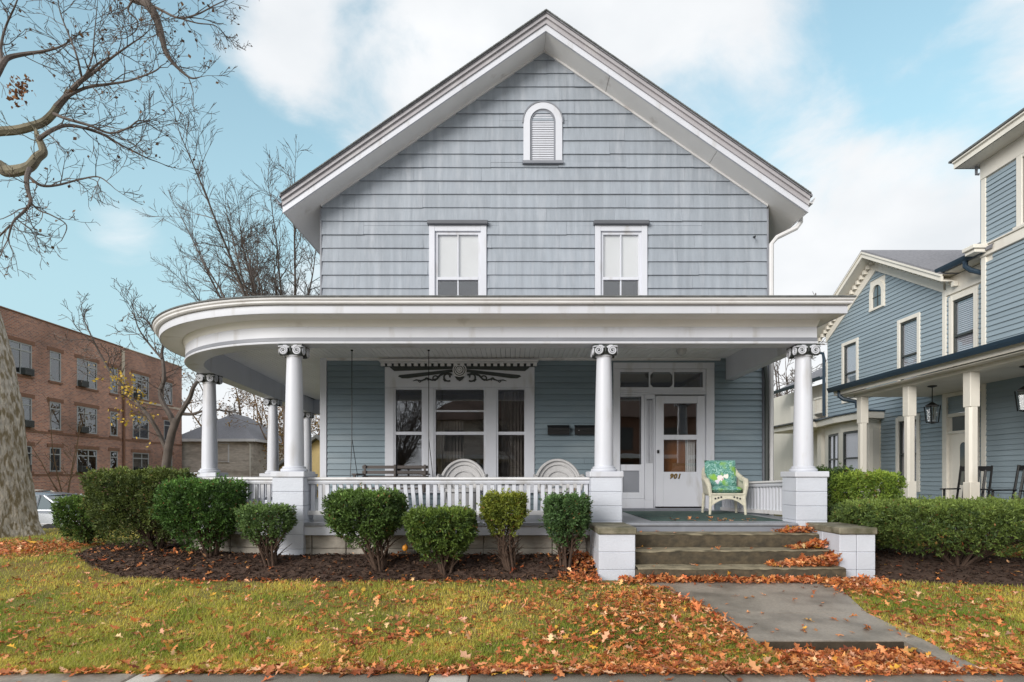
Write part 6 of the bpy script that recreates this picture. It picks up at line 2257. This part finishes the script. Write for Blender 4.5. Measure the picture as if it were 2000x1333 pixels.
# ------------------------------------------------------------------ grass, mulch chips, fallen leaves
def vnoise(x, y, sc, seed):
    rn = np.random.default_rng(seed)
    g = rn.random((128, 128))
    xx, yy = x * sc + 57.3, y * sc + 31.7
    i, j = np.floor(xx).astype(int), np.floor(yy).astype(int)
    u, v = xx - i, yy - j
    u, v = u * u * (3 - 2 * u), v * v * (3 - 2 * v)
    i, j = i % 127, j % 127
    return (g[i, j] * (1 - u) + g[i + 1, j] * u) * (1 - v) + (g[i, j + 1] * (1 - u) + g[i + 1, j + 1] * u) * v
def walk_mask(x, y, pad=0.):
    l = np.where(y < 5.5, 1.92, np.where(y < 6.5, 1.9 - .2 * (y - 5.5), 1.72 - .22 / .37 * (y - 6.5)))
    r = np.where(y < 5.5, 3.30, np.where(y < 6.5, 3.32 + .3 * (y - 5.5), 3.62 + .24 / .37 * (y - 6.5)))
    return (x > l + pad) & (x < r - pad) & (y < 6.9)
def lawn_mask(x, y):
    ok = (y > 4.07) & (y < 14) & ~inside(BED, x, y) & ~inside(BED_R, x, y) & ~walk_mask(x, y, .03 * np.sin(y * 9) + .02)
    ok &= ~((x > -2.9) & (x < 4.4) & (y > 7.0)) & ~((x > -6.6) & (x < 4.4) & (y > 8.6)) & ~((x > 1.0) & (x < 4.35) & (y > 6.85))
    ok &= (x > -12.3) & (x < 9.8)
    return ok
def leafy(x, y):
    "where leaves lie thick on the turf (0..1)"
    a = sstep(x, -.6, 1.5) * .95 * (x < 2.2)
    b = sstep(-y, -4.26, -4.1) * (.22 + .6 * sstep(x, -3, 1))
    c = sstep(-x, 5.9, 7.2) * sstep(y, 7.5, 8.3) * (1 - sstep(y, 9.3, 10.2))
    d = .5 * sstep(.6 * vnoise(x, y, 1.1, 3) + .4 * vnoise(x, y, 5.3, 13), .46, .86) * (.35 + .65 * sstep(x, -4, 0))
    e = .8 * (1 - sstep(np.abs(y - 6.88), .03, .20)) * (x > -4.3) * (x < 1.2) * (.25 + vnoise(x, y, 2.2, 8))
    return np.clip(np.maximum.reduce([a * (.34 + .9 * vnoise(x, y, 1.7, 9) * (.4 + vnoise(x, y, 6.1, 19))), b, c, d, e]), 0, 1)
def make_grass():
    rn = np.random.default_rng(77)
    n = 1200000
    y = 4.07 + 8.5 * rn.random(n) ** 2.0
    x = rn.uniform(-1, 1, n) * (.98 * y + 1.3)
    dens = np.clip((4.9 / y) ** 1.2, 0, 1)
    k = lawn_mask(x, y) & (rn.random(n) < dens * .8 * (1 - .72 * leafy(x, y))) & (rn.random(n) < .35 + 1.1 * vnoise(x, y, 3.1, 21))
    x, y = x[k], y[k]
    x, y = x[:245000], y[:245000]
    n = len(x)
    z = hbase(x, y) - .004
    pat = .55 * vnoise(x, y, .9, 1) + .3 * vnoise(x, y, 2.7, 2) + .15 * rn.random(n)
    h = rn.uniform(.018, .045, n) * (.6 + .9 * vnoise(x, y, 2.1, 5))
    az = rn.uniform(0, 6.283, n)
    ln = rn.uniform(.2, 1.3, n)
    w = rn.uniform(.0012, .0024, n) * (1 + .10 * (y - 4))
    dx, dy = np.cos(az), np.sin(az)
    px_, py_ = -dy, dx
    def pt(f, lf, ww):
        return np.stack([x + dx * h * ln * lf + px_ * ww, y + dy * h * ln * lf + py_ * ww, z + h * f], -1)
    V = np.stack([pt(0, 0, -w), pt(0, 0, w), pt(.62, .35, w * .8), pt(.62, .35, -w * .8), pt(1, 1, 0 * w), pt(1, 1, 0 * w + .0003)], 1).reshape(-1, 3)
    b = (np.arange(n) * 6)[:, None]
    Fq = np.concatenate([b + np.array([0, 1, 2, 3]), b + np.array([3, 2, 5, 4])], 0)
    t = sstep(pat, .30, .68)[:, None]
    ca, cb = np.array((.20, .30, .03)), np.array((.74, .61, .12))
    c = ca * (1 - t) + cb * t
    straw = rn.random(n) < .13
    c[straw] = np.array((.50, .38, .17))
    c = c * rn.uniform(.7, 1.3, (n, 1))
    g = inst('grass', array_mesh('grass', V, Fq, M['grass'], np.repeat(c, 6, 0)), None)
    stuff(g)
    tag(g, 'short yellowing grass of the front lawn', 'grass')
make_grass()
def make_chips():
    rn = np.random.default_rng(91)
    xs_, ys2 = [], []
    for poly, n in ((BED, 26000), (BED_R, 8000)):
        a, b = zip(*poly)
        x, y = rn.uniform(min(a), max(a), n), rn.uniform(min(b), min(max(b), 9.2), n)
        k = inside(poly, x, y)
        xs_.append(x[k]); ys2.append(y[k])
    x, y = np.concatenate(xs_), np.concatenate(ys2)
    n = len(x)
    z = bedz(x, y) + rn.uniform(-.004, .014, n)
    az = rn.uniform(0, 6.28, n); l = rn.uniform(.012, .04, n); w = rn.uniform(.004, .011, n); tl = rn.normal(0, .35, n)
    d = np.stack([np.cos(az) * np.cos(tl), np.sin(az) * np.cos(tl), np.sin(tl)], -1)
    s = np.stack([-np.sin(az), np.cos(az), rn.normal(0, .3, n)], -1)
    P = np.stack([x, y, z], -1)
    l, w = l[:, None], w[:, None]
    V = np.stack([P - d * l - s * w, P - d * l + s * w, P + d * l + s * w * .7, P + d * l - s * w * .7], 1).reshape(-1, 3)
    cols = np.array([(.048, .028, .02), (.08, .045, .032), (.125, .075, .05), (.032, .019, .015)])[rn.integers(0, 4, n)] * rn.uniform(.7, 1.2, (n, 1))
    o = inst('mulch_chips', array_mesh('mulch_chips', V, np.arange(n * 4).reshape(-1, 4), M['chip'], np.repeat(cols, 4, 0)), None)
    stuff(o)
    tag(o, 'dark brown wood mulch around the shrubs', 'mulch')
make_chips()
LCOL = 1.45 * np.array([(.28, .080, .026), (.40, .135, .045), (.52, .24, .10), (.19, .055, .022), (.58, .33, .19), (.46, .17, .055), (.34, .11, .035), (.50, .26, .04)])
ST = [(0., .012), (.16, .11), (.26, .05), (.44, .30), (.55, .10), (.74, .24), (.84, .08), (1., .01)]
def leaf_arrays(P, az, tilt, tdir, size, c1, c2):
    "oak leaves as lobed strips: returns vertices (n, 24, 3)"
    n = len(P)
    s = np.array([q[0] for q in ST]) - .5
    w = np.array([q[1] for q in ST])
    lx = np.concatenate([s, s, s]); ly = np.concatenate([w, 0 * w, -w])
    lz = c1[:, None] * (ly ** 2)[None] + c2[:, None] * (lx ** 2)[None] + .12 * c1[:, None] * lx[None]
    lx, ly = np.broadcast_to(lx, lz.shape), np.broadcast_to(ly, lz.shape)
    q = np.stack([lx, ly, lz], -1) * size[:, None, None]
    ca, sa = np.cos(az), np.sin(az)
    x = q[..., 0] * ca[:, None] - q[..., 1] * sa[:, None]
    y = q[..., 0] * sa[:, None] + q[..., 1] * ca[:, None]
    z = q[..., 2]
    # tilt about a horizontal axis
    cx_, sx_ = np.cos(tdir)[:, None], np.sin(tdir)[:, None]
    u = x * cx_ + y * sx_; v = -x * sx_ + y * cx_
    ct, st_ = np.cos(tilt)[:, None], np.sin(tilt)[:, None]
    u2 = u * ct - z * st_; z2 = u * st_ + z * ct
    x2 = u2 * cx_ - v * sx_; y2 = u2 * sx_ + v * cx_
    return np.stack([x2, y2, z2], -1) + P[:, None, :]
m_ = len(ST)
LF = np.array([(i, i + 1, m_ + i + 1, m_ + i) for i in range(m_ - 1)] + [(m_ + i, m_ + i + 1, 2 * m_ + i + 1, 2 * m_ + i) for i in range(m_ - 1)])
def make_leaves():
    rn = np.random.default_rng(123)
    pts, tl = [], []
    def put(x, y, z, t):
        pts.append(np.stack([x, y, z], -1)); tl.append(np.full(len(x), t))
    # over the lawn, by thickness
    n = 76000
    y = 4.0 + 6.4 * rn.random(n) ** 1.25; x = rn.uniform(-1, 1, n) * (.92 * y + .5)
    p = np.where(lawn_mask(x, y) | ((y > 4.0) & (y <= 4.09)), np.maximum(leafy(x, y) ** 1.1, .095 + .08 * sstep(x, -4, 0)), 0)
    k = rn.random(n) < p
    x, y = x[k], y[k]
    put(x, y, hbase(x, y) + .010 + .028 * rn.random(len(x)) * (.4 + leafy(x, y)), .38)
    # fringe lying over the sidewalk edge
    n = 560
    x = rn.uniform(-5.2, 2.1, n); y = 4.06 - np.abs(rn.normal(0, .022, n)) * (1 + 1.0 * (x > -.2))
    k = rn.random(n) < .25 + .75 * sstep(x, -3.5, .8)
    put(x[k], y[k], np.full(k.sum(), .012) + rn.uniform(0, .02, k.sum()), .3)
    # the pit
    n = 1500
    x = rn.uniform(2.02, 3.10, n); y = rn.uniform(4.0, 4.60, n) 
    put(x, y, -.045 + .085 * rn.random(n) * np.clip((4.68 - y) / .2, .15, 1), .5)
    # foot of the steps
    n = 1500
    x = rn.uniform(1.25, 4.3, n); y = 6.84 - np.abs(rn.normal(0, .10, n)) * (.55 + 1.0 * sstep(x, 3.2, 4.0))
    put(x, y, hbase(x, y) + .03 + .05 * rn.random(n) * np.clip(1 - (6.84 - y) / .3, 0, 1), .55)
    n = 500
    x = rn.uniform(3.45, 4.1, n); y = rn.uniform(6.1, 6.9, n)
    k = rn.random(n) < sstep(x, 3.25, 3.75) * sstep(y, 5.9, 6.6)
    put(x[k], y[k], hbase(x[k], y[k]) + .03 + .03 * rn.random(k.sum()), .5)
    # drifts on the three treads
    for (x0, y0, y1, z, n, hh) in ((3.35, 7.49, 7.74, .632, 190, .07), (3.40, 7.18, 7.43, .462, 240, .10), (3.02, 6.88, 7.13, .292, 520, .13)):
        x = x0 + (3.87 - x0) * rn.random(n) ** .6; y = rn.uniform(y0, y1, n)
        f = (x - x0) / (3.87 - x0)
        put(x, y, z + .012 + hh * f * rn.random(n), .6)
        x = rn.uniform(1.5, 3.8, 12); y = rn.uniform(y0, y1, 12)
        put(x, y, np.full(12, z + .012), .2)
    # planting beds
    n = 1500
    x = rn.uniform(-6.2, 1.0, n); y = rn.uniform(6.9, 8.6, n)
    k = inside(BED, x, y) & (rn.random(n) < .30 + .6 * sstep(x, .2, .9) + .5 * (np.abs(y - 7.75) < .16) * (x > -1.6) + .3 * sstep(-x, 4.6, 6))
    put(x[k], y[k], bedz(x[k], y[k]) + .012 + .012 * rn.random(k.sum()), .45)
    n = 900
    x = rn.uniform(.55, 1.03, n); y = rn.uniform(6.75, 7.7, n)
    k = rn.random(n) < sstep(x, .4, 1.0) * .75
    put(x[k], y[k], bedz(x[k], y[k]) + .02 + .05 * rn.random(k.sum()), .5)
    n = 700
    x = rn.uniform(4.35, 8.3, n); y = rn.uniform(6.3, 9.4, n)
    k = inside(BED_R, x, y) & (rn.random(n) < .28)
    put(x[k], y[k], bedz(x[k], y[k]) + .015, .4)
    n = 1500
    x = rn.uniform(6.2, 10, n); y = rn.uniform(7.2, 10.5, n)
    k = ~inside(BED_R, x, y) & (rn.random(n) < .8)
    put(x[k], y[k], hbase(x[k], y[k]) + .02, .4)
    # strays on walk and sidewalk
    x, y = rn.uniform(1.9, 3.4, 46), rn.uniform(4.75, 6.6, 46)
    put(x, y, .12 * (y - 4.1) / 2.8 + .03, .15)
    x, y = rn.uniform(-3.7, 3.2, 44), rn.uniform(3.7, 4.02, 44)
    put(x, y, np.full(44, .012), .15)
    x, y = rn.uniform(2.2, 3.5, 40), rn.uniform(8.0, 8.6, 40)
    put(x, y, np.full(40, .755), .15)
    P = np.vstack(pts); T = np.concatenate(tl)
    n = len(P)
    size = np.clip(rn.lognormal(-2.82, .28, n), .03, .10)
    size[rn.random(n) < .14] *= 1.35
    args = dict(az=rn.uniform(0, 6.28, n), tilt=rn.normal(0, 1, n) * T, tdir=rn.uniform(0, 6.28, n), size=size, c1=rn.normal(.6, 1.3, n), c2=rn.normal(.1, .5, n))
    V = leaf_arrays(P, **args)
    low = V[..., 2].min(1) - (P[:, 2] - .012)
    V[..., 2] -= np.minimum(low, 0)[:, None]
    ci = rn.choice(len(LCOL), n, p=[.16, .2, .14, .1, .08, .16, .13, .03])
    C = LCOL[ci] * rn.uniform(.6, 1.35, (n, 1)) * rn.uniform(.88, 1.12, (n, 3))
    # the 300 nearest become objects of their own
    dist = P[:, 1] + .03 * rn.random(n)
    dist[(np.abs(P[:, 0]) > .87 * P[:, 1]) | (P[:, 1] < 3.93)] = 99
    near = np.argsort(dist)[:300]
    rest = np.ones(n, bool); rest[near] = False
    Vr = V[rest].reshape(-1, 3)
    nr = int(rest.sum())
    Fq = (np.arange(nr) * 3 * m_)[:, None, None] + LF[None]
    lit = inst('leaf_litter', array_mesh('leaf_litter', Vr, Fq.reshape(-1, 4), M['litter'], np.repeat(C[rest], 3 * m_, 0), smooth=True), None)
    stuff(lit)
    tag(lit, 'fallen rust and tan oak leaves lying over lawn, walk and steps', 'fallen leaves')
    protos = []
    for c1, c2 in ((.4, .1), (1.6, .4), (-.8, .2), (2.4, -.3), (.9, .8), (-1.6, -.2)):
        v = leaf_arrays(np.zeros((1, 3)), np.zeros(1), np.zeros(1), np.zeros(1), np.ones(1), np.array([c1]), np.array([c2]))
        protos.append(array_mesh('oak_leaf', v[0], LF, M['oak'], smooth=True))
    for i in near:
        s = float(size[i]) * 1.08
        inst('oak_leaf', protos[int(i) % 6], lit, (P[i, 0], P[i, 1], P[i, 2] + .012), (float(rn.normal(0, .6) * T[i]), float(rn.normal(0, .6) * T[i]), float(args['az'][i])), (s, s, s))
    print('leaves', n)
make_leaves()
print('objects', len(bpy.data.objects), 'tris', sum(len(o.data.polygons) * 2 for o in bpy.data.objects if o.type == 'MESH'))
